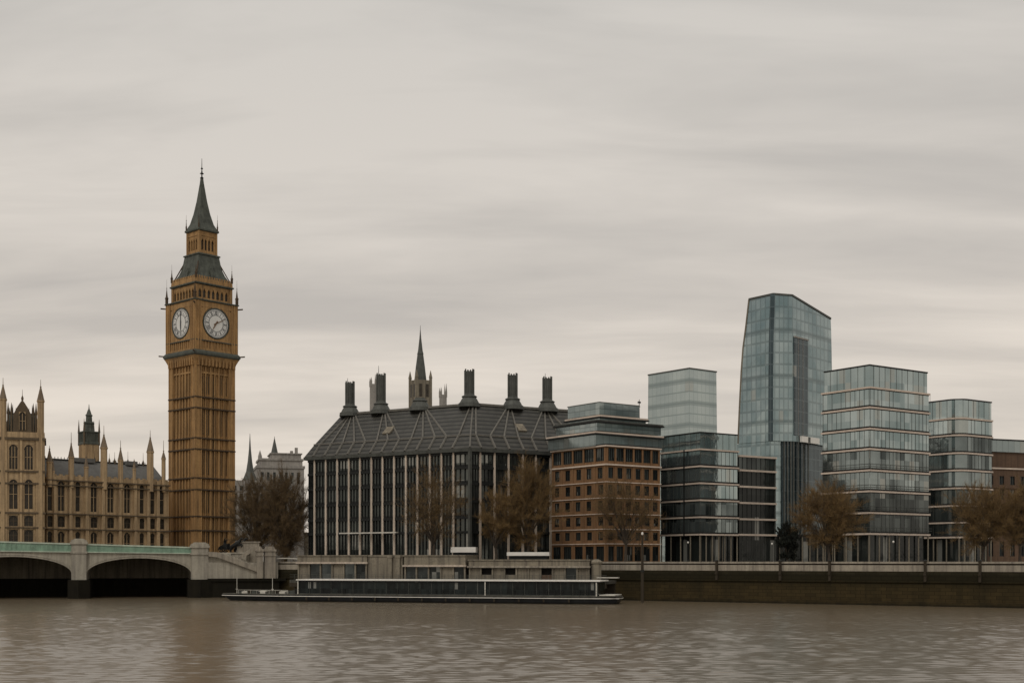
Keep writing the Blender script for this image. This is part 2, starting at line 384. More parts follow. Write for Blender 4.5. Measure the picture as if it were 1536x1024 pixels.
# timber fender posts against the wall
fp = [(1078, 'between the river pile and the dark glass wing'), (1173, 'below the dark evergreen bush'), (1247, 'below the leftmost tree of the tall glass office'),
      (1390, 'below the right corner of the tall banded office'), (1472, 'below the rightmost bare tree')]
for px, where in fp:
    o = (25.5, 246); an = math.atan2(206 - 246, 83.3 - 25.5); t = along(o, an, px)
    x, y = o[0] + math.cos(an) * t, o[1] + math.sin(an) * t
    f = thing('fender_post', 'dark timber post on the river wall ' + where, 'post', (x + math.sin(an) * .78, y - math.cos(an) * .78, 0), an, 'timber posts along the river wall')
    p_ = MB(); p_.box(-.2, .2, -.28, .18, 4.1, 7.62); p_.box(-.2, .2, -.5, -.28, 5.2, 5.5); p_.build('timber', M['dark_wood'], f)
    p_ = MB(); p_.sq([(.26, 7.62), (.26, 7.74), (.08, 7.86)], 0, -.05); p_.build('cap', M['dark_iron'], f)

for px, D_, top, lab in ((1032, 262, 813, 'slim dark quay lamp with white globe in front of the shorter glass offices'), (1158, 258, 815, 'slim dark quay lamp with white globe left of the evergreen bush'), (1340, 230, 812, 'slim dark quay lamp with white globe before the tallest banded office')):
    t = thing('quay_lamp', lab, 'street lamp', (xpx(px, D_), D_, GB), 0, 'street lamps on the quay'); h = zpx(top, D_) - GB
    m = MB(); m.lathe([(.16, 0), (.12, .5), (.06, .6), (.045, h - .3), (.09, h - .25)], 8); m.build('post', M['dark_iron'], t)
    m = MB(); m.lathe([(.06, h - .25), (.17, h - .12), (.2, h), (.15, h + .14), (.03, h + .2)], 10); m.build('lamp_globe', M['white_paint'], t)
# ------------------------------------------------------------------ clock tower
TH = R(47.8)
CX, CY = xpx(293, 317), 317.0
half = 5.9
cen = (CX + half * (math.cos(TH) - math.sin(TH)), CY + half * (math.sin(TH) + math.cos(TH)))
ben = thing('clock_tower', 'tall golden stone clock tower with two white dials and a grey pointed spire', 'clock tower', (cen[0], cen[1], GB), TH)
def four(mb, fn):
    for k in range(4):
        mb.m = Matrix.Rotation(k * math.pi / 2, 4, 'Z'); fn(mb)
    mb.m = Matrix.Identity(4)
zb = lambda py, D=317.0: zpx(py, D) - GB
top_shaft = zb(540)
core = MB(); core.sq([(5.35, 0), (5.35, top_shaft + .3)])
def shaft_face(m):
    m.box(-5.9, -3.95, -5.9, -5.3, 0, top_shaft)            # corner buttress, this face
    m.box(3.95, 5.3, -5.9, -5.3, 0, top_shaft)
    for x in (-5.9, -4.35, ): m.box(x - .0, x + .28, -6.05, -5.9, 0, top_shaft)
    for x in (4.07, 5.62): m.box(x, x + .28, -6.05, -5.9, 0, top_shaft)
    for x, w in ((-2.75, .34), (-1.25, .5), (1.25, .5), (2.75, .34), (0, .3)):
        m.box(x - w / 2, x + w / 2, -5.78, -5.3, 0, top_shaft - 1.2)
    for x in (-3.35, -2.0, 2.0, 3.35, .62, -.62):
        m.box(x - .1, x + .1, -5.55, -5.3, 0, top_shaft - 1.2)
    m.box(-3.95, 3.95, -5.8, -5.3, top_shaft - 3.0, top_shaft - 2.55)
four(core, shaft_face)
core.build('shaft', M['tower_stone'], ben)
slit = MB(); bands = [0, zb(795), zb(773.8), zb(733.6), zb(716), zb(672.7), zb(656), zb(610.6), zb(594), top_shaft - 3.2]
def slit_face(m):
    for i in range(len(bands) - 1):
        z0, z1 = bands[i] + .3, bands[i + 1] - .35
        if z1 - z0 < 1.2: continue
        for x in (-.38, .38, -1.62, 1.62, -2.3, 2.3, -3.1, 3.1, -3.62, 3.62):
            if abs(x) > 1 and z1 - z0 < 3.0: continue
            w = .27 if abs(x) < 2 else .16
            m.box(x - w, x + w, -5.40, -5.2, z0 + (.6 if abs(x) > 1 else 0), z1)
four(slit, slit_face); slit.build('slit_windows', M['gothic_glass'], ben)
for i, b in enumerate(bands[1:-1]):
    m = MB(); m.sq([(6.0, b - .2), (6.09, b - .14), (6.09, b + .14), (6.0, b + .2)]); m.build('string_course', M['tower_dark'], ben)  # dark colour carries the bands' shadow line as well as grime
cz0, cz1, cz2 = zb(540), zb(533.5), zb(525)
m = MB(); m.sq([(5.95, cz0 - .9), (6.15, cz0), (6.62, cz1), (6.8, cz1 + .25)])
four(m, lambda q: [q.box(x - .2, x + .2, -6.5, -5.6, cz0 - 1.1, cz1 - .1) for x in [-5.2 + 1.04 * i for i in range(11)]])
m.build('corbel', M['tower_stone'], ben)
m = MB(); m.sq([(6.72, cz1 + .25), (6.98, cz1 + .6), (6.98, cz2 - .3), (6.5, cz2 + .25)]); m.build('cornice', M['iron_roof'], ben)
cs0, cs1 = cz2 + .25, zb(449)
stg = MB(); stg.sq([(6.1, cs0), (6.1, cs1)])
FC = zb(484.5, 320.5) ; FR = 3.72
def stage_face(m):
    m.box(-6.42, -4.55, -6.42, -6.0, cs0, cs1); m.box(4.55, 6.0, -6.42, -6.0, cs0, cs1)
    for x in (-6.42, -5.55, -4.85): m.box(x, x + .3, -6.56, -6.42, cs0, cs1)
    for x in (4.55, 5.25, 6.12): m.box(x, x + .3, -6.56, -6.42, cs0, cs1)
    m.box(-4.55, 4.55, -6.36, -6.0, cs0, cs0 + .5)
    for i in range(10): m.box(-4.3 + .92 * i, -4.3 + .92 * i + .3, -6.3, -6.0, cs0 + .5, cs0 + 2.4)
    m.box(-4.55, 4.55, -6.34, -6.0, cs1 - 1.5, cs1)
    n = 40                                                     # square surround with a round opening
    ring = [(FR * 1.10 * math.cos(2 * math.pi * i / n), FC + FR * 1.10 * math.sin(2 * math.pi * i / n)) for i in range(n)]
    z0, z1 = cs0 + 2.7, cs1 - 1.5
    def out(p):
        dx_, dz_ = p[0], p[1] - FC
        s_ = min(4.55 / abs(dx_) if abs(dx_) > 1e-6 else 9e9, ((z1 - FC) if dz_ > 0 else (FC - z0)) / abs(dz_) if abs(dz_) > 1e-6 else 9e9)
        return (dx_ * s_, FC + dz_ * s_)
    for i in range(n):
        a, b = ring[i], ring[(i + 1) % n]; c, d = out(b), out(a)
        m.quad((a[0], -6.3, a[1]), (d[0], -6.3, d[1]), (c[0], -6.3, c[1]), (b[0], -6.3, b[1]))
        m.quad((a[0], -6.3, a[1]), (b[0], -6.3, b[1]), (b[0], -6.05, b[1]), (a[0], -6.05, a[1]))
    m.box(-4.55, 4.55, -6.38, -6.0, cs0 + 2.4, cs0 + 2.7)
four(stg, stage_face); stg.build('clock_stage', M['tower_stone'], ben)
m = MB(); m.sq([(6.5, cs0 + 2.38), (6.52, cs0 + 2.42), (6.52, cs0 + 2.6), (6.5, cs0 + 2.62)]);
m.sq([(6.5, cs1 - .1), (6.72, cs1 + .1), (6.72, cs1 + .3), (5.6, cs1 + .55)]); m.build('stage_moulding', M['iron_roof'], ben)

GL = {'I': [((0, 0), (0, 1))], 'V': [((-.28, 1), (0, 0)), ((.28, 1), (0, 0))], 'X': [((-.28, 1), (.28, 0)), ((.28, 1), (-.28, 0))]}
WD = {'I': .3, 'V': .62, 'X': .62}
NUM = ['XII', 'I', 'II', 'III', 'IV', 'V', 'VI', 'VII', 'VIII', 'IX', 'X', 'XI']
def clock(rz, hour, minute, label):
    f = MB(); n = 48
    f.slab([(FR * math.cos(2 * math.pi * i / n), FR * math.sin(2 * math.pi * i / n)) for i in range(n)], -.02, .1)
    root = f.build('clock_face', M['dial'], ben, loc=(6.24 * math.sin(rz), -6.24 * math.cos(rz), FC), rot=(0, 0, rz)); root['label'] = label
    def ring(m, r0, r1, y0, y1):
        for i in range(n):
            a, b = 2 * math.pi * i / n, 2 * math.pi * (i + 1) / n
            P = lambda r, t, y: (r * math.cos(t), y, r * math.sin(t))
            m.quad(P(r0, a, y0), P(r1, a, y0), P(r1, b, y0), P(r0, b, y0)); m.quad(P(r1, a, y0), P(r1, a, y1), P(r1, b, y1), P(r1, b, y0)); m.quad(P(r0, a, y0), P(r0, b, y0), P(r0, b, y1), P(r0, a, y1))
    m = MB(); ring(m, FR * .985, FR * 1.05, -.14, .1); m.build('dial_rim', M['iron_roof'], root)
    m = MB(); ring(m, FR * .955, FR * .985, -.05, .0); ring(m, FR * .85, FR * .868, -.05, .0); ring(m, FR * .545, FR * .575, -.05, .0)
    def stroke(p, q, w):
        p, q = Vector(p), Vector(q); d = (q - p).normalized(); s_ = Vector((-d.y, d.x)) * w / 2
        a, b, c, e = p - s_, q - s_, q + s_, p + s_
        m.add([(v.x, y, v.y) for y in (-.05, -.0) for v in (a, b, c, e)], [(0, 1, 2, 3), (0, 4, 5, 1), (1, 5, 6, 2), (2, 6, 7, 3), (3, 7, 4, 0)])
    for k in range(12):
        t = math.pi / 2 - k * math.pi / 6; up = Vector((math.cos(t), math.sin(t))); rt = Vector((up.y, -up.x))
        s_ = NUM[k]; H = FR * .25; tot = sum(WD[c] for c in s_); x = -tot / 2
        for c in s_:
            x += WD[c] / 2
            for (ax, ay), (bx, by) in GL[c]:
                fn = lambda px_, py_: rt * (x + px_) * H * .72 + up * (FR * .585 + py_ * H)
                stroke(fn(ax, ay), fn(bx, by), .10)
            x += WD[c] / 2
    for k in range(60):
        t = k * math.pi / 30; stroke((FR * .87 * math.cos(t), FR * .87 * math.sin(t)), (FR * .95 * math.cos(t), FR * .95 * math.sin(t)), .045)
    for k in range(12):                                         # the leaded spokes between the numerals
        t = math.pi / 12 + k * math.pi / 6; stroke((FR * .57 * math.cos(t), FR * .57 * math.sin(t)), (FR * .85 * math.cos(t), FR * .85 * math.sin(t)), .05)
    m.build('numerals', M['numeral'], root)
    for nm, deg, ln, w in (('hour_hand', hour * 30, .56, .26), ('minute_hand', minute * 6, .86, .18)):
        h = MB(); t = math.pi / 2 - R(deg); d = Vector((math.cos(t), math.sin(t))); s_ = Vector((-d.y, d.x))
        pts = [-d * FR * .2 - s_ * w * .7, -d * FR * .2 + s_ * w * .7, d * FR * ln * .6 + s_ * w * .5, d * FR * ln, d * FR * ln * .6 - s_ * w * .5]
        h.slab([(p.x, p.y) for p in pts], -.16, -.09); h.build(nm, M['gold_hand'] if rz == 0 else M['numeral'], root)
clock(0.0, 7.08, 10.5, 'white dial on the right face, hands at ten past seven')
clock(-math.pi / 2, 6.0, 0.0, 'white dial on the narrower left face, hands at six')
bz0, bz1, bz2 = cs1 + .5, zb(424), zb(411)
bel = MB(); bel.sq([(4.9, bz0 - .4), (4.9, bz1)])
def bel_face(m):
    m.box(-5.5, -4.7, -5.5, -4.9, bz0 - .4, bz1); m.box(4.7, 4.9, -5.5, -4.9, bz0 - .4, bz1)
    ops = [(-4.55 + i * 1.32, -4.55 + i * 1.32 + .9, bz0 + .5, bz1 - .8) for i in range(7)]
    m.m = m.m @ Matrix.Translation((0, -5.3, 0)); m.wall(-4.7, 4.7, bz0 - .4, bz1, ops, .39)
    for a, b, c, d in ops:                                       # pointed heads
        m.slab([(a, d - .9), (a, d), ((a + b) / 2, d)], .03, .3); m.slab([(b, d - .9), ((a + b) / 2, d), (b, d)], .03, .3)
four(bel, bel_face); bel.build('belfry', M['tower_stone'], ben)
m = MB(); four(m, lambda q: [q.box(-4.55 + i * 1.32 + .02, -4.55 + i * 1.32 + .88, -4.97, -4.85, bz0 + .52, bz1 - .82) for i in range(7)]); m.build('louvres', M['gothic_glass'], ben)
m = MB(); m.sq([(5.4, bz1), (5.8, bz1 + .25), (5.8, bz1 + .55), (5.55, bz1 + .6)]); m.build('eaves_cornice', M['iron_roof'], ben)
m = MB(); m.sq([(5.55, bz1 + .6), (5.5, bz2 - .5), (5.2, bz2 - .45)])
four(m, lambda q: [q.box(-5.3 + i * .75, -5.3 + i * .75 + .4, -5.5, -5.3, bz2 - .5, bz2 + .1) for i in range(15)]); m.build('parapet', M['tower_stone'], ben)
lz0, lz1 = zb(378.5, 321), zb(343.5, 321)
m = MB(); m.sq([(5.1, bz2 - .45), (4.65, bz2 + .35), (4.15, bz2 + 1.3), (3.7, bz2 + 2.6), (3.35, bz2 + 4.4), (3.12, lz0 - .4), (3.35, lz0 - .3), (3.35, lz0), (2.9, lz0 + .2)]); rf = m.build('lower_roof', M['iron_roof'], ben)
m = MB(); four(m, lambda q: [(q.loft([[(-.55, -4.75 + .9, bz2 + .2), (.55, -4.75 + .9, bz2 + .2), (.55, -4.85, bz2 + .2), (-.55, -4.85, bz2 + .2)], [(-.55, -3.6, bz2 + 1.9), (.55, -3.6, bz2 + 1.9), (.55, -4.6, bz2 + 1.7), (-.55, -4.6, bz2 + 1.7)], [(-.02, -3.4, bz2 + 2.9), (.02, -3.4, bz2 + 2.9), (.02, -4.5, bz2 + 2.6), (-.02, -4.5, bz2 + 2.6)]]))]); m.build('dormer', M['iron_roof'], rf)
m = MB(); four(m, lambda q: q.bar((-4.95, -4.95, bz2), (-3.25, -3.25, bz2 + 4.2), .25, .25)); m.build('roof_hip', M['tower_dark'], rf)
lan = MB(); lan.sq([(2.2, lz0 + .1), (2.2, lz1)])
def lan_face(m):
    m.box(-2.8, -2.25, -2.8, -2.2, lz0 + .1, lz1); m.box(2.25, 2.2, -2.8, -2.2, lz0 + .1, lz1)
    ops = [(-1.95 + i * 1.02, -1.95 + i * 1.02 + .7, lz0 + 1.0, lz1 - 1.9) for i in range(4)]
    m.m = m.m @ Matrix.Translation((0, -2.65, 0)); m.wall(-2.3, 2.3, lz0 + .1, lz1, ops, .44)
    for a, b, c, d in ops: m.slab([(a, d - .8), (a, d), ((a + b) / 2, d)], .02, .3); m.slab([(b, d - .8), ((a + b) / 2, d), (b, d)], .02, .3)
    m.box(-2.7, 2.7, -.12, 0.0, lz1 - 1.3, lz1 - 1.0)
four(lan, lan_face); lan.build('lantern', M['tower_stone'], ben)
m = MB(); four(m, lambda q: [q.box(-1.93 + i * 1.02, -1.95 + i * 1.02 + .68, -2.26, -2.18, lz0 + 1.0, lz1 - 1.9) for i in range(4)]); m.build('lantern_openings', M['gothic_glass'], ben)
m = MB(); m.sq([(2.8, lz1 - .1), (3.1, lz1 + .1), (3.1, lz1 + .5), (2.85, lz1 + .7), (2.15, lz1 + 2.2), (1.5, lz1 + 4.9), (.95, lz1 + 8.2), (.38, lz1 + 12.8), (.25, lz1 + 14.2)]); sp = m.build('spire', M['iron_roof'], ben)
m = MB(); zt = lz1 + 14.2; m.lathe([(.25, zt - .3), (.5, zt), (.18, zt + .3), (.14, zt + .9), (.55, zt + 1.1), (.2, zt + 1.4), (.1, zt + 2.2), (.34, zt + 2.4), (.1, zt + 2.7), (.05, zt + 5.0)], 8); m.build('finial', M['dark_iron'], ben)
def pinnacle(x, y, z0, h, r=.3):
    p = MB(); p.lathe([(r, z0), (r, z0 + h * .22), (r * 1.3, z0 + h * .24), (r * .7, z0 + h * .3), (.05, z0 + h * .62), (.13, z0 + h * .64), (.035, z0 + h * .68), (.02, z0 + h)], 6, x, y); p.build('pinnacle', M['tower_dark'], ben)
for sx in (-1, 1):
    for sy in (-1, 1):
        pinnacle(sx * 6.3, sy * 6.3, cs1 + .3, 6.4, .42); pinnacle(sx * 5.4, sy * 5.4, bz2 - .5, 4.7, .32); pinnacle(sx * 2.8, sy * 2.8, lz1 + .5, 4.2, .2)
m = MB()
for k in range(4):
    m.m = Matrix.Rotation(k * math.pi / 2 + math.pi / 4, 4, 'Z')
    for z_, r_ in ((cs1 - .9, 9.1), (cz2 - .4, 9.6)): m.bar((r_ - .2, 0, z_), (r_ + 1.35, 0, z_ + .12), .28, .3)
m.build('gargoyles', M['tower_dark'], ben)

# ------------------------------------------------------------------ palace
def gothic_parts(w, h, lights, mat, depth=.34):
    f = MB(); k = w * .62
    na = 6
    arcL = [(-w / 2 + (w / 2) * (1 - math.cos(a)) , h - k + k * math.sin(a)) for a in [math.pi / 2 * i / na for i in range(na + 1)]]
    f.slab([(-w / 2, h)] + arcL, .06, depth); f.slab([(-x, z) for x, z in reversed([(-w / 2, h)] + arcL)], .06, depth)
    for i in range(1, lights):
        x = -w / 2 + w * i / lights; f.box(x - .06, x + .06, .16, depth, 0, h - k * .35)
    f.box(-w / 2, w / 2, .2, depth, h * .5 - .05, h * .5 + .05)
    f.box(-w / 2, -w / 2 + .1, .08, depth, 0, h - k); f.box(w / 2 - .1, w / 2, .08, depth, 0, h - k)
    p = MB(); p.quad((-w / 2, depth - .02, 0), (w / 2, depth - .02, 0), (w / 2, depth - .02, h), (-w / 2, depth - .02, h))
    return f.mesh('window', mat if h > 3.6 else M['palace_dark']), p.mesh('pane', M['gothic_glass'])
GW = {}
def gothic(parent, x, z, w, h, lights=2, mat='palace_stone', y=0):
    key = (w, h, lights, mat)
    if key not in GW: GW[key] = gothic_parts(w, h, lights, M[mat])
    o = link('window', GW[key][0], parent, (x, y, z)); link('pane', GW[key][1], o)
def turret(parent, name, x, y, z0, z1, z2, z3, r, mat='palace_stone', cap='spire_stone', n=8):
    t = MB(); t.lathe([(r, z0), (r, z1 - .4), (r * 1.18, z1 - .25), (r * 1.18, z1)], n, x, y, math.pi / 8); o = t.build(name, M[mat], parent)
    c = MB(); c.lathe([(r * 1.12, z1), (r * .8, z1 + (z2 - z1) * .35), (r * .2, z2), (.22, z2 + .15), (.08, z2 + .3), (.04, z3)], n, x, y, math.pi / 8); c.build('spirelet', M[cap], o)
    return o
PR = (-106.5, 290.0); pth = R(47.8)
rng = thing('palace_range', 'long honey stone gothic palace wing with slate roof and pinnacles left of the clock tower', 'palace', (PR[0], PR[1], GB), pth)
PL = 32.0
px_x = lambda px: along(PR, pth, px)
zr = lambda py, px: zpx(py, PR[1] + math.sin(pth) * px_x(px)) - GB
z_str = [zr(727, 80), zr(770, 80), zr(793, 80)]; z_par = zr(713, 80)
wins = [70.5, 92, 117, 141, 166, 191, 213, 229, 243]
rows = [(z_str[1] + .7, z_str[0] + 1.0), (z_str[2] + .5, z_str[1] - .5), (2.0, z_str[2] - .5)]
ops = []; wl = []
for i, px in enumerate(wins):
    x = max(px_x(px), .8); w = 1.3 if i in (0, 2, 6, 7, 8) else 1.75
    for z0, z1 in rows: ops.append((x - w / 2, x + w / 2, z0, z1)); wl.append((x, z0, w, round(z1 - z0, 3), 1 if w < 1.5 else 2))
m = MB(); m.wall(0, PL, 0, z_par, ops, .34); m.box(0, PL, .36, 12, 0, z_par - .3)
for i in range(21): m.box(i * 1.55, i * 1.55 + .8, 0.05, .35, z_par, z_par + .45)
m.box(0, PL, .02, .4, z_par - .02, z_par + .12)
for i in range(int(PL / .5)):                      # blind panel ribs between the windows
    x = .3 + i * .5
    for z0, z1 in ((z_str[1] + .3, z_str[0] - .3), (z_str[0] + .3, z_par - 1.2), (z_str[2] + .3, z_str[1] - .3), (1, z_str[2] - .3)):
        if all(not (o[0] - .12 < x < o[1] + .12 and o[2] < z1 and o[3] > z0) for o in ops): m.box(x - .07, x + .07, -.13, 0, z0, z1)
m.build('wall', M['palace_stone'], rng)
for x, z0, w, h, li in wl: gothic(rng, x, z0, w, h, li)
m = MB()
for z in z_str + [z_par - 1.0]: m.box(-.2, PL + .1, -.7, .05, z - .13, z + .13)
m.build('string_course', M['palace_dark'], rng)
mids = [(px_x(wins[i]) + px_x(wins[i + 1])) / 2 for i in range(len(wins) - 1)]
for x in mids:
    m = MB(); m.box(x - .38, x + .38, -.62, .0, 0, z_str[1]); m.box(x - .32, x + .32, -.5, .0, z_str[1], z_par - .2); m.build('buttress', M['palace_stone'], rng)
m = MB(); rr = zr(690, 150)
m.add([(-.5, 1.0, z_par - .3), (PL, 1.0, z_par - .3), (PL, 7.0, rr), (-.5, 7.0, rr), (-.5, 13, z_par - .3), (PL, 13, z_par - .3)], [(0, 1, 2, 3), (3, 2, 5, 4), (0, 3, 4), (1, 5, 2)])
rf = m.build('roof', M['slate'], rng)
m = MB(); m.box(-.5, PL, 6.85, 7.15, rr - .05, rr + .35)
for i in range(40): m.box(i * .8, i * .8 + .12, 6.95, 7.05, rr + .35, rr + .8)
m.build('ridge_crest', M['dark_iron'], rf)
for x0, x1 in ((10, 15.5), (24, 27)): m = MB(); m.box(x0, x1, 6.0, 8.0, rr - .2, rr + .8); m.build('roof_vent', M['slate'], rf)
for px, base, cone, tip, r in ((71, 692, 674, 668, .62), (79, 706, 690, 686, .4), (106.5, 685, 666, 648, .62), (129, 700, 686, 682, .5), (155.5, 671, 653, 638, .78), (180.5, 690, 673, 660, .6), (201, 703, 692, 688, .4), (225, 677, 657, 645, .8), (245, 687, 677, 660, .5)):
    x = max(px_x(px), .6); D = PR[1] + math.sin(pth) * x
    turret(rng, 'turret', x, -.1, z_str[0] - .5, zpx(base, D) - GB, zpx(cone, D) - GB, zpx(tip, D) - GB, r)
for px, zt_ in ((84, 684), (165, 682), (187, 686), (195, 684), (215, 683), (238, 685)):    # thin finials along the ridge
    x = px_x(px); m = MB(); m.lathe([(.28, rr - .1), (.28, rr + .7), (.06, rr + 1.4), (.03, zr(zt_ - 4, px) + .8)], 6, x, 7.0); m.build('ridge_finial', M['palace_dark'], rf)

PV = (xpx(67, 287), 287.0); pvt = R(20)
pav = thing('palace_pavilion', 'square honey stone palace pavilion with two octagonal corner turrets at the left edge', 'palace', (PV[0], PV[1], GB), pvt)
zv = lambda py: zpx(py, 286.0) - GB
W = 10.6; vx = lambda px: along(PV, pvt, px)
ops = []; wl = []
for px in (20, 43):
    x = vx(px)
    for y0, y1, li in ((704, 667, 3), (763, 719, 2), (789, 773, 2), (812, 794, 2)):
        z0, z1 = zv(y0), zv(y1); ops.append((x - .95, x + .95, z0, z1)); wl.append((x, z0, 1.9, round(z1 - z0, 3), li))
m = MB(); m.wall(-W, 0, 0, zv(656), ops, .34); m.box(-W, 0, .36, 13, 0, zv(656) - .1); m.box(-.36, 0, .02, .36, 0, zv(656) - .1); m.box(-W, -W + .36, .02, .36, 0, zv(656) - .1)
m.box(-W, 0, .02, 13, zv(656), zv(648))
for i in range(int(W / .48)):
    x = -W + .3 + i * .48
    for z0, z1 in ((zv(704), zv(662)), (zv(766), zv(728)), (zv(789), zv(772)), (zv(815), zv(794))):
        if all(not (o[0] - .1 < x < o[1] + .1) for o in ops): m.box(x - .07, x + .07, -.12, 0, z0, z1)
m.build('wall', M['palace_stone'], pav)
for x, z0, w, h, li in wl: gothic(pav, x, z0, w, h, li)
m = MB()
for py, h in ((707, .2), (725, .2), (769, .2), (791, .16)): m.box(-W - .1, .25, -.3, .05, zv(py) - h, zv(py) + h)
m.build('string_course', M['palace_dark'], pav)
m = MB(); m.box(-W - .2, .3, -.4, 13.2, zv(658) - .3, zv(658) + .25); m.build('cornice', M['palace_dark'], pav)
for px in (31.5, 9, 56): m = MB(); x = vx(px); m.box(x - .28, x + .28, -.22, 0, 0, zv(660)); m.build('pilaster', M['palace_stone'], pav)
for px, y in ((4.5, .3), (61, .3)): turret(pav, 'corner_turret', vx(px), y, 0, zv(600), zv(580), zv(568), .78)
m = MB(); x0, x1 = vx(6), vx(60)
m.loft([[(x0, 1.2, zv(648)), (x1, 1.2, zv(648)), (x1, 12, zv(648)), (x0, 12, zv(648))], [(x0 + .8, 4.0, zv(619)), (x1 - .8, 4.0, zv(619)), (x1 - .8, 9, zv(619)), (x0 + .8, 9, zv(619))]]); rf = m.build('roof', M['iron_roof'], pav)
m = MB()
for i in range(9):
    x = x0 + 1 + (x1 - x0 - 2) * i / 8; m.lathe([(.12, zv(620)), (.16, zv(616)), (.03, zv(604 if i % 2 else 609))], 5, x, 4.1)
m.box(x0 + .8, x1 - .8, 3.95, 4.25, zv(621), zv(617)); m.build('roof_cresting', M['dark_iron'], rf)
xg = vx(33.5); hw = 1.95
m = MB(); og = [(-hw, zv(648)), (hw, zv(648)), (hw * .98, zv(622)), (hw * .62, zv(612)), (hw * .2, zv(603)), (0, zv(600)), (-hw * .2, zv(603)), (-hw * .62, zv(612)), (-hw * .98, zv(622))]
m.slab([(xg + a, b) for a, b in og], .3, 4.6); gb = m.build('gable', M['palace_dark'], pav)
gothic(pav, xg, zv(645), 1.4, zv(618) - zv(645), 2, 'palace_stone', y=-.1)
m = MB(); m.lathe([(.2, zv(601)), (.28, zv(597)), (.06, zv(593)), (.03, zv(584))], 6, xg, .5); m.build('finial', M['palace_dark'], gb)
for px in (12, 17, 50, 54): m = MB(); m.lathe([(.22, zv(650)), (.22, zv(622)), (.3, zv(620)), (.03, zv(604))], 6, vx(px), .6); m.build('pinnacle', M['palace_dark'], pav)

LT = (xpx(133.5, 360), 360.0); zl = lambda py: zpx(py, 360) - GB
lt = thing('lantern_tower', 'dark stepped lantern tower with four pinnacles rising behind the palace slate roof', 'tower', (LT[0], LT[1], GB), R(38))
m = MB(); m.sq([(2.15, 0), (2.15, zl(667))]); four(m, lambda q: [q.box(x - .16, x + .16, -2.3, -2.1, zl(690), zl(668)) for x in (-1.7, -.85, 0, .85, 1.7)]); m.build('stage', M['palace_stone'], lt)
m = MB(); m.sq([(2.35, zl(667)), (2.35, zl(664)), (2.1, zl(663)), (2.1, zl(650)), (2.4, zl(649)), (2.4, zl(647.5)), (1.25, zl(647))]); four(m, lambda q: [q.box(x - .12, x + .12, -2.25, -2.08, zl(663), zl(650)) for x in (-1.6, -.8, 0, .8, 1.6)]); m.build('upper_stage', M['iron_roof'], lt)
m = MB(); m.lathe([(1.75, zl(648)), (1.35, zl(642)), (1.3, zl(636)), (1.6, zl(635)), (1.5, zl(633)), (.95, zl(632)), (.85, zl(624)), (1.1, zl(623)), (.75, zl(621)), (.45, zl(616)), (.18, zl(613)), (.05, zl(606))], 8); m.build('cupola', M['iron_roof'], lt)
for sx in (-1, 1):
    for sy in (-1, 1): m = MB(); m.lathe([(.25, zl(668)), (.25, zl(648)), (.3, zl(647)), (.03, zl(629))], 6, sx * 2.15, sy * 2.15); m.build('pinnacle', M['palace_dark'], lt)

# ------------------------------------------------------------------ bridge
BO = (-64.8, 266.0); bth = math.atan2(266 - 255, -64.8 + 103)
br = thing('arch_bridge', 'pale stone arched river bridge with mint green parapet at the left', 'bridge', (BO[0], BO[1], 0), bth)
dk = lambda x: 10.55 - .0275 * x                 # parapet top
hp = lambda x: 1.42 - .0165 * x                  # height of the green parapet band
BW = 22.0
piers = [(-78.0, -75.0), (-52.0, -49.0), (-26.2, -23.3), (-2.5, 1.0)]
arches = [(-75.0, -52.0), (-49.0, -26.2), (-23.3, -2.5)]
SPZ = 5.0
def arch_pts(a, b, off=0.0, n=24):
    cx_, rx = (a + b) / 2, (b - a) / 2 + off; rise = dk(cx_) - hp(cx_) - 1.05 - SPZ + off
    return [(cx_ - rx * math.cos(math.pi * i / n), SPZ + rise * math.sin(math.pi * i / n)) for i in range(n + 1)]
for a, b in arches:
    sp_ = MB(); rg = MB(); sf = MB(); P = arch_pts(a, b)
    for y in (0.0, BW):
        sp_ = MB()
        for (x0, z0), (x1, z1) in zip(P, P[1:]):
            sp_.quad((x0, y, z0), (x1, y, z1), (x1, y, dk(x1) - hp(x1)), (x0, y, dk(x0) - hp(x0)))
        sp_.build('spandrel_wall', M['bridge_stone'], br)
    for (x0, z0), (x1, z1) in zip(P, P[1:]): sf.quad((x0, 0, z0), (x0, BW, z0), (x1, BW, z1), (x1, 0, z1))
    for o1, o2, yy in ((0.02, .34, -.10), (.40, .74, -.17)):
        Q1, Q2 = arch_pts(a, b, o1), arch_pts(a, b, o2)
        for i in range(len(Q1) - 1):
            rg.loft([[(Q1[i][0], yy, Q1[i][1]), (Q1[i][0], .02, Q1[i][1]), (Q2[i][0], .02, Q2[i][1]), (Q2[i][0], yy, Q2[i][1])],
                     [(Q1[i + 1][0], yy, Q1[i + 1][1]), (Q1[i + 1][0], .02, Q1[i + 1][1]), (Q2[i + 1][0], .02, Q2[i + 1][1]), (Q2[i + 1][0], yy, Q2[i + 1][1])]])
    rg.build('arch_ring', M['bridge_stone'], br); sf.build('arch_soffit', M['bridge_stone'], br)
deck = MB(); deck.loft([[(-80, .3, dk(-80) - 1.2), (-80, BW - .3, dk(-80) - 1.2), (-80, BW - .3, dk(-80) - .9), (-80, .3, dk(-80) - .9)], [(1, .3, dk(1) - 1.2), (1, BW - .3, dk(1) - 1.2), (1, BW - .3, dk(1) - .9), (1, .3, dk(1) - .9)]]); deck.build('deck', M['ground'], br)
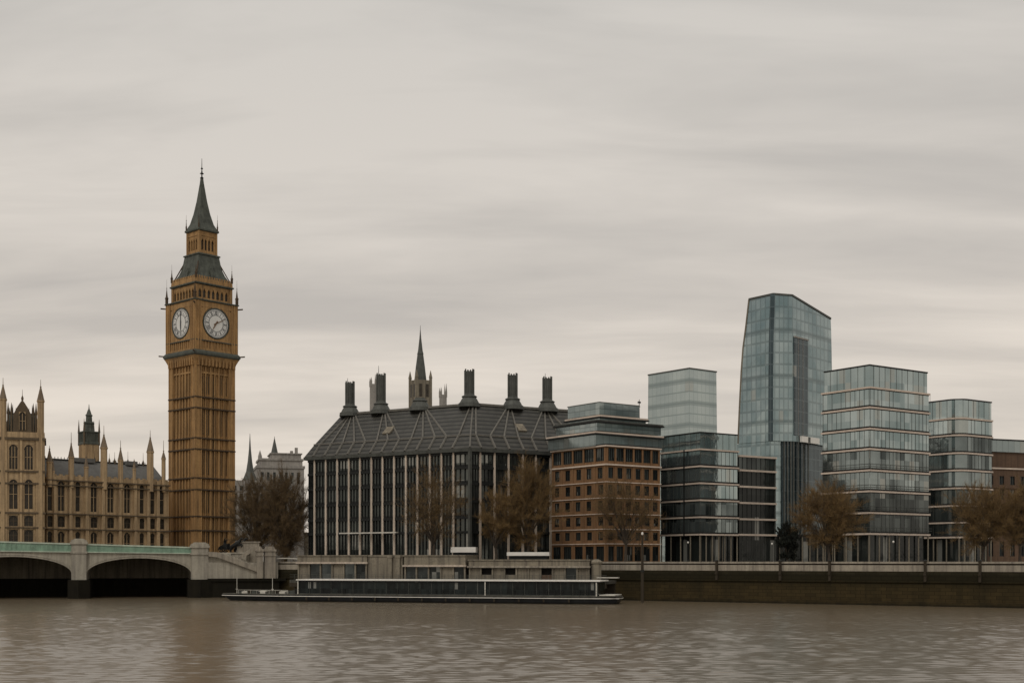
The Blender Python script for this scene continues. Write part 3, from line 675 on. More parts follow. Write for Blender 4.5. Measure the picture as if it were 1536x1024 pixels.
for y in (0.0, BW):
    def strip(x0, x1, y0, y1, f0, f1):
        s_ = MB(); s_.loft([[(x, y + y0, f0(x)), (x, y + y1, f0(x)), (x, y + y1, f1(x)), (x, y + y0, f1(x))] for x in (x0, x1)]); return s_
    pp = MB()
    for (a, b) in ((-75.0, -52.0), (-49, -26.2), (-23.3, -2.5)):
        for y0, y1, f0, f1 in ((-.12, .25, lambda x: dk(x) - hp(x) + .28, lambda x: dk(x) - .28), (-.34, .3, lambda x: dk(x) - hp(x) + .16, lambda x: dk(x) - hp(x) + .36)):
            s_ = strip(a, b, y0, y1, f0, f1); pp.add(s_.v, s_.f)
        n_ = int((b - a) / .9)
        for i in range(n_): x = a + .45 + i * .9; pp.box(x - .1, x + .1, y - .2, y - .12, dk(x) - hp(x) + .37, dk(x) - .3)
    pr = pp.build('parapet', M['green_paint'], br)
    pp = MB()
    for (a, b) in ((-75.0, -52.0), (-49, -26.2), (-23.3, -2.5)):
        for y0, y1, f0, f1 in ((-.3, .32, lambda x: dk(x) - .28, lambda x: dk(x)), (-.45, .3, lambda x: dk(x) - hp(x) - .02, lambda x: dk(x) - hp(x) + .16)):
            s_ = strip(a, b, y0, y1, f0, f1); pp.add(s_.v, s_.f)
    pp.build('handrail', M['pale_green'], pr)
for a, b in piers:
    c_ = (a + b) / 2; m = MB()
    m.box(a, b, -.75, BW + .75, 3.8, dk(c_) - .15); m.box(a - .25, b + .25, -1.0, 1.0, dk(c_) - .15, dk(c_) + .35); m.box(a - .05, b + .05, -.8, .8, dk(c_) + .35, dk(c_) + .72); m.box(a - .2, b + .2, -.95, .0, dk(c_) - hp(c_) - .2, dk(c_) - hp(c_) + .2)
    m.slab([(a + .2, dk(c_) + .72), (b - .2, dk(c_) + .72), (b - .6, dk(c_) + 1.0), (a + .6, dk(c_) + 1.0)], -.6, .6)
    pi_ = m.build('pier', M['bridge_stone'], br)
    m = MB(); m.prism([(a - .7, -1.3), (c_, -2.7), (b + .7, -1.3), (b + .7, BW + 1.3), (a - .7, BW + 1.3)], -3, 3.8); m.build('cutwater', M['wet_wall'], pi_)
# quay wall seen through the arches
qw = thing('quay_wall', 'grey quay wall with black weed line behind the bridge arches', 'river wall', (BO[0], BO[1], 0), bth)
m = MB(); m.box(-260, 0.5, BW - 2.5, BW - .6, 3.85, 9.9); m.build('upper_face', M['terminal_stone'], qw)
m = MB(); m.box(-260, 0.5, BW - 3.3, BW - .6, -3, 3.85); m.build('weed_face', M['wet_wall'], qw)
# stair abutment with two pylons
ab = thing('stair_abutment', 'pale stone abutment with sloping stair walls and paired square pylons at the bridge end', 'abutment', (BO[0], BO[1], 0), bth)
m = MB(); m.box(1.0, 15.4, -.9, 18, 4.0, 7.35); m.box(1.0, 5.6, -.2, 18, 7.35, 9.2); m.build('wall', M['bridge_stone'], ab)
m = MB(); m.box(.8, 17.0, -1.5, 18, 3.4, 4.0); m.build('ledge', M['wet_wall'], ab)
m = MB(); m.box(.8, 15.6, -1.2, 18, -3, 3.4); m.build('footing', M['wet_wall'], ab)
m = MB(); m.slab([(1.0, 9.6), (1.0, 8.6), (2.6, 8.5), (11.4, 5.2), (11.4, 6.3), (2.8, 9.5)], -1.5, -.85); m.slab([(6.0, 8.9), (6.0, 8.1), (11.4, 6.0), (11.4, 6.9)], 1.6, 2.2); m.build('stair_parapet', M['pale_stone'], ab)
m = MB()
for i in range(10): m.box(4.6 + i * .62, 4.6 + (i + 1) * .62, -.8, 1.6, 4.1, 9.0 - i * .24)
m.build('stairs', M['bridge_stone'], ab)
m = MB(); m.slab([(5.8, 7.4), (6.4, 7.4), (11.3, 10.2), (11.3, 11.0), (10.6, 11.0)], -.3, .5); m.build('rising_parapet', M['pale_stone'], ab)
m = MB(); m.box(7.2, 11.8, 3.2, 6.0, 7.3, 11.6); m.box(7.0, 12.0, 3.0, 6.2, 11.6, 11.85); m.build('plinth', M['pale_stone'], ab)
for x0, x1 in ((10.9, 12.15), (12.6, 14.8)):
    m = MB(); m.box(x0, x1, -1.7, .8, 4.0, 9.7); m.box(x0 - .12, x1 + .12, -1.85, .95, 8.7, 9.0); m.box(x0 - .18, x1 + .18, -1.9, 1.0, 9.7, 10.1)
    m.slab([(x0, 10.1), (x1, 10.1), (x1 - .4, 10.75), (x0 + .3, 10.75)], -1.6, .7); m.build('pylon', M['pale_stone'], ab)
m = MB(); m.box(15.6, 21.5, 2.0, 2.6, 4.0, 7.2); m.build('low_wall', M['river_wall'], ab)
m = MB()
for i in range(8): m.bar((15.4 + i * .78, 1.8, 8.0 + .25 * math.sin(math.pi * (i + 4) / 12)), (15.4 + (i + 1) * .78, 1.8, 8.0 + .25 * math.sin(math.pi * (i + 5) / 12)), .3, .22)
m.build('curved_rail', M['off_white'], ab)

# bronze chariot group on its pedestal
STX, STY = xpx(349, 272), 272.0
st = thing('statue', 'black bronze statue group of rearing horses and chariot beside the bridge stairs', 'statue', (STX, STY, 7.3), R(-8)); st.scale = (1.2, 1.2, 1.12)
m = MB(); m.box(-3.0, 3.0, -1.3, 1.3, 0, 1.7); m.box(-3.2, 3.2, -1.5, 1.5, 1.7, 1.95); m.build('pedestal', M['bridge_stone'], st)
def skin(name, pts, edges, rad, mat, parent, loc):
    me = bpy.data.meshes.new(name); me.from_pydata(pts, edges, []); me.materials.append(mat)
    o = bpy.data.objects.new(name, me); col.objects.link(o); o.parent = parent; o.location = loc
    md = o.modifiers.new('skin', 'SKIN'); md.use_smooth_shade = True
    for i, r_ in enumerate(rad): me.skin_vertices[0].data[i].radius = (r_, r_)
    me.skin_vertices[0].data[0].use_root = True
    o.modifiers.new('sub', 'SUBSURF').levels = 1; o.modifiers['sub'].render_levels = 1
    return o
HP = [(0, 0, 1.35), (-.55, 0, 1.15), (.55, 0, 1.75), (.95, 0, 2.25), (1.2, 0, 2.75), (1.6, 0, 2.5), (.75, .2, 1.45), (1.25, .2, 1.6), (1.35, .2, 1.1), (.75, -.2, 1.45), (1.3, -.2, 1.3), (1.25, -.2, .85),
      (-.6, .22, .75), (-.85, .22, .4), (-.7, .22, 0), (-.6, -.22, .75), (-.9, -.22, .4), (-.75, -.22, 0), (-1.0, 0, 1.1), (-1.25, 0, .6)]
HE = [(0, 1), (0, 2), (2, 3), (3, 4), (4, 5), (2, 6), (6, 7), (7, 8), (2, 9), (9, 10), (10, 11), (1, 12), (12, 13), (13, 14), (1, 15), (15, 16), (16, 17), (1, 18), (18, 19)]
HR = [.42, .4, .42, .28, .2, .12, .2, .12, .07, .2, .12, .07, .24, .12, .08, .24, .12, .08, .09, .05]
for dx_, dy_ in ((.7, -.75), (1.0, .65)): skin('horse', HP, HE, HR, M['statue'], st, (dx_, dy_, 1.95))
skin('charioteer', [(0, 0, 1.35), (0, 0, 1.75), (0, 0, 2.1), (.02, 0, 2.4), (.1, .35, 1.95), (.55, .45, 2.15), (.05, -.35, 1.95), (.35, -.6, 2.5), (.1, .15, .75), (0, .15, .3), (-.1, -.15, .75), (-.15, -.15, .3)],
     [(0, 1), (1, 2), (2, 3), (1, 4), (4, 5), (1, 6), (6, 7), (0, 8), (8, 9), (0, 10), (10, 11)], [.24, .27, .11, .16, .1, .06, .1, .06, .16, .12, .16, .12], M['statue'], st, (-1.5, 0, 2.3))
m = MB(); m.box(-2.5, -.7, -.75, .75, 2.5, 2.65); m.slab([(-.75, 2.6), (-.75, 3.6), (-1.0, 3.7), (-2.3, 3.0), (-2.5, 2.6)], -.75, -.66); m.slab([(-.75, 2.6), (-.75, 3.6), (-1.0, 3.7), (-2.3, 3.0), (-2.5, 2.6)], .66, .75); m.bar((-.7, 0, 2.6), (.9, 0, 2.7), .1, .12)
ch = m.build('chariot', M['statue'], st)
for y in (-.85, .85):
    m = MB(); n = 18
    for i in range(n):
        a, b = 2 * math.pi * i / n, 2 * math.pi * (i + 1) / n; m.bar((-1.7 + .6 * math.cos(a), y, 2.6 + .6 * math.sin(a)), (-1.7 + .6 * math.cos(b), y, 2.6 + .6 * math.sin(b)), .1, .12)
    for i in range(4): a = math.pi * i / 4; m.bar((-1.7 - .6 * math.cos(a), y, 2.6 - .6 * math.sin(a)), (-1.7 + .6 * math.cos(a), y, 2.6 + .6 * math.sin(a)), .06, .06)
    m.build('wheel', M['statue'], ch)

# ------------------------------------------------------------------ dark mansard-roofed office with pale stone columns
C0 = (xpx(705, 270), 270.0); al, ar = R(148), R(30)
pc = thing('parliament_offices', 'dark glazed office block with pale columns and a big bronze roof of ribs and chimneys', 'office building', (C0[0], C0[1], GB))
dl = Vector((math.cos(al), math.sin(al), 0)); dr = Vector((math.cos(ar), math.sin(ar), 0))
nl = Vector((math.sin(al), -math.cos(al), 0)); nr = Vector((-math.sin(ar), math.cos(ar), 0))   # both point inwards
LL = along(C0, al, 460.5); LR = 34.0
EZ = zpx(675, 270) - GB; RZ = EZ + 11.2
def corner(d, z):                       # offset of the front corner by d inwards along both faces
    A = Matrix(((nl.x, nl.y), (nr.x, nr.y))).inverted() @ Vector((d, d)); return Vector((A.x, A.y, z))
def lp(t, d, z): return dl * t + nl * d + Vector((0, 0, z))
def rp(t, d, z): return dr * t + nr * d + Vector((0, 0, z))
DEP = 34.0
back = lambda z, d: [rp(LR - d, DEP - d, z), lp(LL - d, DEP - d, z)]
def ring(d, z, dx_=None):
    e = d if dx_ is None else dx_
    return [tuple(p) for p in (lp(LL - e, d, z), corner(d, z), rp(LR - e, d, z), rp(LR - e, 24 - d, z), lp(LL - e, 24 - d, z))]
m = MB(); m.loft([ring(.9, 0), ring(.9, EZ)]); m.build('core', M['interior'], pc)
m = MB(); m.loft([ring(-.35, EZ), ring(-.45, EZ + .5), ring(2.0, EZ + 3.4, .4), ring(11.2, RZ, 1.0), ring(11.6, RZ + .25, 1.2)]); rf = m.build('roof', M['bronze_roof'], pc)
m = MB(); m.loft([ring(-.5, EZ - .25), ring(-.6, EZ + .45)], False); m.build('eaves_gutter', M['gun_metal'], pc)
def roofpt(side, t, s_):               # s_ in [0,1]: eave -> break (at .3) -> ridge
    f = lp if side == 'l' else rp
    d, z = (-.45 + 2.45 * s_ / .3, EZ + .5 + 2.9 * s_ / .3) if s_ <= .3 else (2.0 + 9.2 * (s_ - .3) / .7, EZ + 3.4 + (RZ - EZ - 3.4) * (s_ - .3) / .7)
    return f(t, d, z) + Vector((0, 0, .12))
m = MB()
for s_ in (.3,):
    m.bar(roofpt('l', LL - .4, s_), corner(2.0, EZ + 3.52), .3, .3); m.bar(corner(2.0, EZ + 3.52), roofpt('r', LR - .4, s_), .3, .3)
m.bar(lp(LL - 1, 11.2, RZ + .25), corner(11.2, RZ + .25), .7, .5); m.bar(corner(11.2, RZ + .25), rp(LR - 1, 11.2, RZ + .25), .7, .5); m.build('ridge_rail', M['bronze_rib'], rf)
colsL = [471.6, 488.5, 505.7, 523, 539.8, 557, 573.6, 591, 608.7, 626, 644.6, 662, 680]
colsR = [720.5, 742, 763, 784.5, 804, 826]
tl = [along(C0, al, p) for p in colsL]; tr = [along(C0, ar, p) for p in colsR] + [along(C0, ar, 826) + 4.0 * i for i in (1, 2)]
floors = [zpx(y, 285) - GB for y in (800, 779, 756, 731, 708)]
for f, ts in ((lp, tl), (rp, tr)):
    for t in ts:
        m = MB(); a, b = f(t - .40, .3, 0), f(t + .40, .3, 0)
        w0, w1 = .25, .2; d_ = (dl if f is lp else dr); n_ = (nl if f is lp else nr)
        def sec(z, w): return [tuple(d_ * (t + sx * w) + n_ * o + Vector((0, 0, z))) for sx, o in ((-1, -.05), (1, -.05), (1, .45), (-1, .45))]
        m.loft([sec(0, w0), sec(floors[0], w0), sec(floors[2], w0 * .92), sec(EZ - .3, w1)]); m.build('column', M['sand_col'], pc)
def bay(f, t0, t1):
    g_ = MB(); w_ = MB(); d_ = (dl if f is lp else dr); n_ = (nl if f is lp else nr)
    if t1 < t0: t0, t1 = t1, t0
    def bx(m_, a, b, o0, o1, z0, z1): m_.loft([[tuple(d_ * a + n_ * o0 + Vector((0, 0, z))), tuple(d_ * b + n_ * o0 + Vector((0, 0, z))), tuple(d_ * b + n_ * o1 + Vector((0, 0, z))), tuple(d_ * a + n_ * o1 + Vector((0, 0, z)))] for z in (z0, z1)])
    a, b = t0 + .3, t1 - .3
    bx(g_, a, b, .45, .6, .02, EZ - .05)
    for z in floors + [EZ - .5]: bx(w_, a - .12, b + .12, .0, .5, z - .26, z + .26)
    k = (b - a) / 3
    for i in range(4): bx(w_, a + k * i - .07, a + k * i + .07, .22, .5, .05, EZ - .1)
    for i in (0, 1, 2):
        for z0 in floors[1:]: bx(w_, a + k * i + .1, a + k * (i + 1) - .1, .36, .5, z0 + .3, z0 + .7)
    o = w_.build('window_bay', M['dark_frame'], pc); g_.build('pane', M['bronze_glass'], o)
xl = [LL] + tl + [0.0]
for i in range(len(xl) - 1): bay(lp, xl[i], xl[i + 1])
xr = [0.0] + tr + [LR]
for i in range(len(xr) - 1): bay(rp, xr[i], xr[i + 1])
m = MB(); m.loft([[tuple(corner(o, z) + v) for o, v in ((-.4, dl * .5), (-.55, Vector((0, 0, 0))), (-.4, dr * .5), (.8, Vector((0, 0, 0))))] for z in (0, EZ - .2)]); m.build('corner_post', M['gun_metal'], pc)
m = MB(); a, b = along(C0, al, 515), along(C0, al, 600); m.loft([[tuple(lp(t, o, zpx(800, 285) - GB + z)) for o, z in ((-1.6, 0), (-.6, .05), (-.6, .3), (-1.6, .25))] for t in (a, b)]); m.build('entrance_canopy', M['off_white'], pc)
for px, py, s in ((583.5, 650, 'l'), (780.5, 652, 'r')):
    t = along((C0[0] + (nl if s == 'l' else nr).x * 5, C0[1] + (nl if s == 'l' else nr).y * 5), al if s == 'l' else ar, px)
    c_ = roofpt(s, t, .52); d_ = dl if s == 'l' else dr; m = MB()
    n_ = nl if s == 'l' else nr; up = (n_ * 9.2 + Vector((0, 0, RZ - EZ - 3.4))).normalized(); out = (Vector((0, 0, 1)) - up * up.z).normalized()
    m.loft([[tuple(c_ + d_ * x + up * y + out * o) for x, y in ((-1.05, -1.3), (1.05, -1.3), (1.05, 1.3), (-1.05, 1.3))] for o in (-.3, .28)]); m.build('roof_hatch', M['terminal_stone'], rf)
# chimneys stand on the ridge line; ribs fan out below each
def ridge_at(px):
    o = corner(11.2, 0); ow = (C0[0] + o.x, C0[1] + o.y)
    if px <= 707:
        t = along(ow, al, px); p = o + dl * t; return 'l', p
    t = along(ow, ar, px); return 'r', o + dr * t
CHX = (525, 571.5, 630, 704, 769, 821)
def own(side, q):                      # the chimney a facade column's rib runs up to: nearest as the street front shows them
    d = dl if side == 'l' else dr; X_, Y_ = C0[0] + d.x * q, C0[1] + d.y * q; p = 768 + F * X_ / Y_
    return min([c for c in CHX if (c <= 704 if side == 'l' else c >= 704)], key=lambda c: abs(c - p))
for px, top in ((525, 575), (571.5, 563), (630, None), (704, 557), (769, 563), (821, 568)):
    side, p = ridge_at(px); D = C0[1] + p.y; z0 = RZ + .1
    m = MB(); m.lathe([(2.55, z0 - .5), (2.45, z0 + .35), (2.2, z0 + .45), (1.85, z0 + 1.1), (1.5, z0 + 1.7), (1.75, z0 + 1.75), (1.7, z0 + 1.95), (1.2, z0 + 2.2), (1.15, z0 + 2.5)], 16, p.x, p.y)
    b_ = m.build('chimney_base', M['gun_metal'], rf)
    if top:
        zt = zpx(top, D) - GB; m = MB(); m.lathe([(1.0, z0 + 2.3), (1.0, zt)], 14, p.x, p.y)
        for k in range(10):
            a = 2 * math.pi * k / 10; m.tube([(p.x + 1.0 * math.cos(a), p.y + 1.0 * math.sin(a), z0 + 2.4), (p.x + 1.0 * math.cos(a), p.y + 1.0 * math.sin(a), zt + (.25 if k % 3 else .5))], .17, 5)
        m.build('flue_stack', M['gun_metal'], b_)
        if px in (571.5, 821, 525): m = MB(); m.tube([(p.x - .5, p.y - .5, zt - .2), (p.x - .5, p.y - .5, zt + (2.2 if px == 571.5 else 1.2))], [.09, .04], 5); m.build('lightning_rod', M['dark_iron'], b_)
    f = lp if side == 'l' else rp; ang = al if side == 'l' else ar; ts = tl if side == 'l' else tr
    tt = p.dot(dl if side == 'l' else dr)
    if px == 704:                        # the corner chimney feeds both faces
        for q in [q for q in tr if own('r', q) == 704]:
            rb = MB(); e0, e1, e2 = roofpt('r', q, 0), roofpt('r', q, .3), roofpt('r', 7.1 + q * .05, .97); rb.tube([tuple(e0), tuple(e1)], .25, 5); rb.tube([tuple(e1), tuple(e2)], [.25, .22], 5); rb.build('rib', M['bronze_rib'], rf)
    near = [q for q in ts if own(side, q) == px]
    for k, q in enumerate(near):
        rb = MB(); e0 = roofpt(side, q, 0); e1 = roofpt(side, q, .3); e2 = roofpt(side, tt + (q - tt) * .16, .97)
        rb.tube([tuple(e0), tuple(e1)], .25, 5); rb.tube([tuple(e1), tuple(e2)], [.25, .22], 5); rb.build('rib', M['bronze_rib'], rf)
m = MB(); m.tube([tuple(corner(-.45, EZ + .6)), tuple(corner(2.0, EZ + 3.55)), tuple(corner(11.2, RZ + .1))], .2, 6); m.build('rib', M['bronze_rib'], rf)
# ------------------------------------------------------------------ landing-stage buildings in front
TO = (xpx(445, 256), 256.0); ta = R(-16)
tx = lambda px: along(TO, ta, px)
def tblock(label, p0, p1, ytop, yline, ybot, solid, seed):
    rnd = random.Random(seed); x0, x1 = tx(p0), tx(p1); c = (x0 + x1) / 2; D = TO[1] + math.sin(ta) * c
    t = thing('landing_building', label, 'pier building', (TO[0] + math.cos(ta) * x0, TO[1] + math.sin(ta) * x0, 3.9), ta, 'low buildings on the landing stage')
    L = x1 - x0; zt, zl_, z0 = zpx(ytop, D) - 3.9, zpx(yline, D) - 3.9, .0
    m = MB(); m.box(0, L, 0, 8, zl_ + .35, zt - .22); m.box(-.15, L + .15, -.2, 8.1, zt - .22, zt); m.build('roof', M['terminal_stone'], t)
    m = MB(); m.box(-.2, L + .2, -.35, .25, zl_, zl_ + .35); m.build('fascia', M['sand_col'] if not solid else M['pale_stone'], t)
    m = MB(); m.box(.1, L - .1, 1.3, 7.8, z0, zl_ + .3); m.build('back_wall', M['interior'], t)
    n = max(3, int(L / 2.3)); k = L / n
    for i in range(n + 1):
        m = MB(); x = min(max(i * k, .18), L - .18); m.box(x - .16, x + .16, .1, .5, z0, zl_); m.build('post', M['terminal_stone'], t)
    for i in range(n):
        r_ = rnd.random(); m = MB(); a, b = i * k + .2, (i + 1) * k - .2
        if i == 0: a = .36
        if i == n - 1: b = L - .36
        if r_ < (.75 if solid else .35): m.box(a, b, .35, .55, z0, zl_ * rnd.choice((.45, .98, .98))); m.build('wall_panel', M[rnd.choice(('terminal_stone', 'terminal_stone', 'brick_far'))], t)
        else: m.box(a, b, .4, .5, z0, zl_); m.build('window', M['pane_pale' if rnd.random() < .35 else 'pane'], t)
    return t
tblock('long low pier pavilion with dark openings left of the stone pillar', 446, 550, 832, 845, 866, False, 3)
tblock('middle pier pavilion with tall beige attic under the left white kiosk roof', 606, 698, 832, 849.5, 867, False, 5)
tblock('right hand pier pavilion with boarded windows ending in a rounded stone pillar', 703, 884, 838.5, 851, 870, True, 8)
x0, x1 = tx(551), tx(603)
t = thing('landing_building', 'plain grey stone pier block with two pillars between the pavilions', 'pier building', (TO[0] + math.cos(ta) * x0, TO[1] + math.sin(ta) * x0, 3.9), ta, 'low buildings on the landing stage')
m = MB(); m.box(0, x1 - x0, .4, 8, 0, 4.6); m.box(-.1, x1 - x0 + .1, .25, 8.1, 4.6, 4.95); m.build('wall', M['terminal_stone'], t)
for px in (585, 597): m = MB(); x = tx(px) - x0; m.box(x - .4, x + .4, -.1, .4, 0, 4.4); m.box(x - .55, x + .55, -.2, .4, 4.4, 4.9); m.build('pillar', M['terminal_stone'], t)
x0 = tx(893); t = thing('gate_pillar', 'round grey stone pillar at the right end of the pier pavilions', 'pillar', (TO[0] + math.cos(ta) * x0, TO[1] + math.sin(ta) * x0, 3.9), ta)
m = MB(); m.lathe([(.95, 0), (.95, 3.2), (1.15, 3.3), (1.15, 3.6), (.8, 3.9), (.3, 4.1)], 14, 0, 1); m.build('shaft', M['terminal_stone'], t)
lp_ = thing('landing_stage', 'dark floating landing stage on timber piles behind the moored boat', 'landing stage', (TO[0], TO[1], 0), ta)
m = MB(); m.box(-1, tx(912), -1.2, 8.0, 3.3, 3.9); m.build('platform', M['deck'], lp_)
m = MB(); m.box(-1, tx(912), -1.25, -1.2, 2.5, 3.3); m.box(-1, tx(912), 6.9, 7.1, -3, 3.3); m.build('fascia_beam', M['dark_wood'], lp_)
for i in range(14):
    m = MB(); x = i * (tx(912) / 13.5); m.lathe([(.28, -3), (.28, 3.3)], 8, x, -.8); m.build('pile', M['dark_wood'], lp_)
m = MB(); x0 = tx(893)
m.box(x0 + .8, x0 + 4.9, -2.6, -1.3, 4.45, 4.62); m.build('gangway', M['off_white'], lp_)
m = MB(); L_ = tx(912)
for k in range(int(L_ / 1.6)): m.box(k * 1.6 - .03, k * 1.6 + .03, -1.12, -1.06, 3.9, 4.95)
for z in (4.3, 4.62, 4.93): m.box(-1, L_, -1.11, -1.07, z, z + .045)
m.build('railing', M['gun_metal'], lp_)
for (p0, p1, y0, y1, dd, lab) in ((676, 714, 820, 828, 258, 'riverside kiosk with a short white flat roof, the narrower of two'), (760, 824, 827.5, 833, 254, 'riverside kiosk with a long white flat roof, right of its twin')):
    D = dd; x0, x1 = xpx(p0, D), xpx(p1, D); t = thing('kiosk', lab, 'kiosk', ((x0 + x1) / 2, D, GB), ta * .5, 'white roofed kiosks on the quay')
    h = (x1 - x0) / 2; zt, zu = zpx(y0, D) - GB, zpx(y1, D) - GB
    m = MB(); m.box(-h, h, -.2, 2.2, zu, zt); m.build('roof', M['white_paint'], t)
    m = MB(); m.box(-h + .4, h - .4, .2, 1.9, 0, zu); m.build('cabin', M['dark_frame'], t)

# ------------------------------------------------------------------ river boat
B0 = (xpx(333, 243), 243.0); ba = R(-16)
bx_ = lambda px: along(B0, ba, px)
bt = thing('river_boat', 'long low dark passenger boat with glazed saloon and thin white roof line', 'boat', (B0[0], B0[1], 0), ba)
LB = bx_(933); S0, S1 = bx_(446), bx_(895); BM = 7.6
hull = MB()
def sect(z, f, a=0.0): return [(a - 1.9, BM * .5 - .3, z), (a + 4, BM * .5 - 2.2 * f, z), (a + 12, BM * .5 - 3.5 * f, z), (LB - 9, BM * .5 - 3.7 * f, z), (LB - 3.6, BM * .5 - 3.2 * f, z), (LB - .9 - a * .4, BM * .5 - 2.0 * f, z), (LB - .9 - a * .4, BM * .5 + 2.0 * f, z), (LB - 3.6, BM * .5 + 3.2 * f, z), (LB - 9, BM * .5 + 3.7 * f, z), (a + 12, BM * .5 + 3.5 * f, z), (a + 4, BM * .5 + 2.2 * f, z), (a - 1.9, BM * .5 + .3, z)]
hull.loft([sect(-.6, .8, 3.0), sect(.35, .95, 1.2), sect(1.1, 1.0, .2), sect(1.25, 1.0, 0)]); hull.build('hull', M['hull'], bt)
m = MB(); m.loft([sect(.95, 1.02, -.06), sect(1.07, 1.02, -.06)], False); m.build('rubbing_strake', M['white_paint'], bt)
m = MB(); m.loft([sect(1.25, .985, .1), sect(1.42, .985, .1)]); m.build('deck', M['deck'], bt)
yb = BM * .5
m = MB(); m.box(S0 + .2, S1 - .2, yb - 2.6, yb + 2.6, 1.42, 3.75); m.build('cabin_core', M['interior'], bt)
m = MB(); n = 26; k = (S1 - S0) / n
for i in range(n):
    m = MB(); m.box(S0 + k * i + .06, S0 + k * (i + 1) - .06, yb - 3.2, yb - 3.14, 1.5, 3.8); m.build('window', M['boat_glass'], bt)
m = MB()
for i in range(n + 1):
    w = .09 if i in (0, n, 16) else .035; m.box(S0 + k * i - w, S0 + k * i + w, yb - 3.26, yb - 3.1, 1.42, 3.85)
m.box(S0, S1, yb - 3.22, yb - 3.12, 1.42, 1.58); m.build('window_posts', M['gun_metal'], bt)
m = MB(); m.box(S0, S0 + .1, yb - 3.2, yb + 3.2, 1.42, 3.85); m.box(S1 - .1, S1, yb - 3.2, yb + 3.2, 1.42, 3.85); m.box(S0, S1, yb + 3.1, yb + 3.2, 1.42, 3.85); m.build('saloon_wall', M['boat_glass'], bt)
m = MB(); m.box(S0 - .3, S1 + .5, yb - 3.6, yb + 3.6, 3.85, 4.0); m.build('roof', M['dark_frame'], bt)
m = MB(); m.box(S0 - .35, S1 + .6, yb - 3.68, yb + 3.68, 4.0, 4.22); m.build('roof_edge', M['white_paint'], bt)
for px in (446, 727, 894): m = MB(); x = bx_(px); m.box(x - .09, x + .09, yb - 3.6, yb - 3.42, 1.42, 3.86); m.build('stanchion', M['off_white'], bt)
m = MB()
for i in range(9): x = 2.5 + i * 1.35; m.tube([(x, yb - 1.9 - .1 * i, 1.42), (x, yb - 1.9 - .1 * i, 2.1)], .03, 5)
m.bar((2.5, yb - 1.9, 2.1), (13.3, yb - 2.7, 2.1), .06, .06); m.build('bow_rail', M['off_white'], bt)
for px, w, h, mat in ((350, .4, .3, 'gun_metal'), (364, .35, .55, 'dark_wood'), (378, .4, .35, 'hull'), (406, .5, .6, 'dark_wood'), (422, .5, .35, 'gun_metal'), (438, .6, .8, 'dark_frame'), (358, .7, .35, 'off_white'), (372, .5, .5, 'gun_metal'), (385, .9, .45, 'off_white'), (398, 1.3, .4, 'deck'), (415, 1.2, .38, 'off_white'), (430, .9, .5, 'gun_metal')):
    m = MB(); x = bx_(px); m.box(x - w, x + w, yb - 1.3, yb + .4, 1.42, 1.42 + h); m.box(x - w * .8, x + w * .8, yb - 1.1, yb + .2, 1.42 + h, 1.5 + h); m.build('deck_locker', M[mat], bt)
for px in (395, 341): m = MB(); x = bx_(px); m.tube([(x, yb, 1.42), (x, yb, 4.4)], [.07, .04], 6); m.tube([(x - .25, yb, 2.2), (x + .25, yb, 2.2)], .05, 5); m.build('mast', M['off_white'], bt)
m = MB(); m.loft([[(x, yb - 3.0 + (.0), 1.5), (x, yb + 3.0, 1.5), (x, yb + 3.0, 1.68), (x, yb - 3.0, 1.68)] for x in (S1 + .3, LB - 1.4)]); m.build('stern_deck', M['off_white'], bt)
for k in range(12):
    m = MB(); x = S0 + 2 + k * 4.6; m.lathe([(.05, .25), (.17, .32), (.17, .85), (.05, .92)], 8, x, -.32 + .05); m.build('fender', M['dark_wood'], bt)
m = MB()
for k in range(int((S1 - S0) / 1.5)): x = S0 + .4 + k * 1.5; m.box(x - .02, x + .02, yb - 3.62, yb - 3.58, 1.42, 2.35)
for z in (1.9, 2.33): m.box(S0, S1, yb - 3.62, yb - 3.58, z, z + .035)
m.build('side_rail', M['dark_frame'], bt)
rnd = random.Random(4); m = MB()
for i in range(34):                                      # tables and seats seen along the windows
    x = S0 + 1 + rnd.random() * (S1 - S0 - 2); h = .7 + rnd.random() * .5; m.box(x - .3, x + .3, yb - 3.0, yb - 2.7, 1.43, 1.43 + h)
m.build('seats', M['dark_wood'], bt)

PLX, PLY = xpx(963.5, 233), 233.0
pl = thing('river_pile', 'tall dark mooring pile with a pale lamp standing in the water right of the boat', 'mooring pile', (PLX, PLY, 0))
m = MB(); m.lathe([(.30, -3), (.28, 4), (.22, 9.5), (.16, 12.3), (.16, 12.4)], 10); m.build('pole', M['dark_wood'], pl)
m = MB(); m.lathe([(.10, 12.4), (.2, 12.5), (.2, 12.8), (.08, 12.95)], 8); m.build('lamp', M['white_paint'], pl)
m = MB(); m.lathe([(.34, 5.6), (.34, 6.0)], 10); m.build('collar', M['dark_iron'], pl)

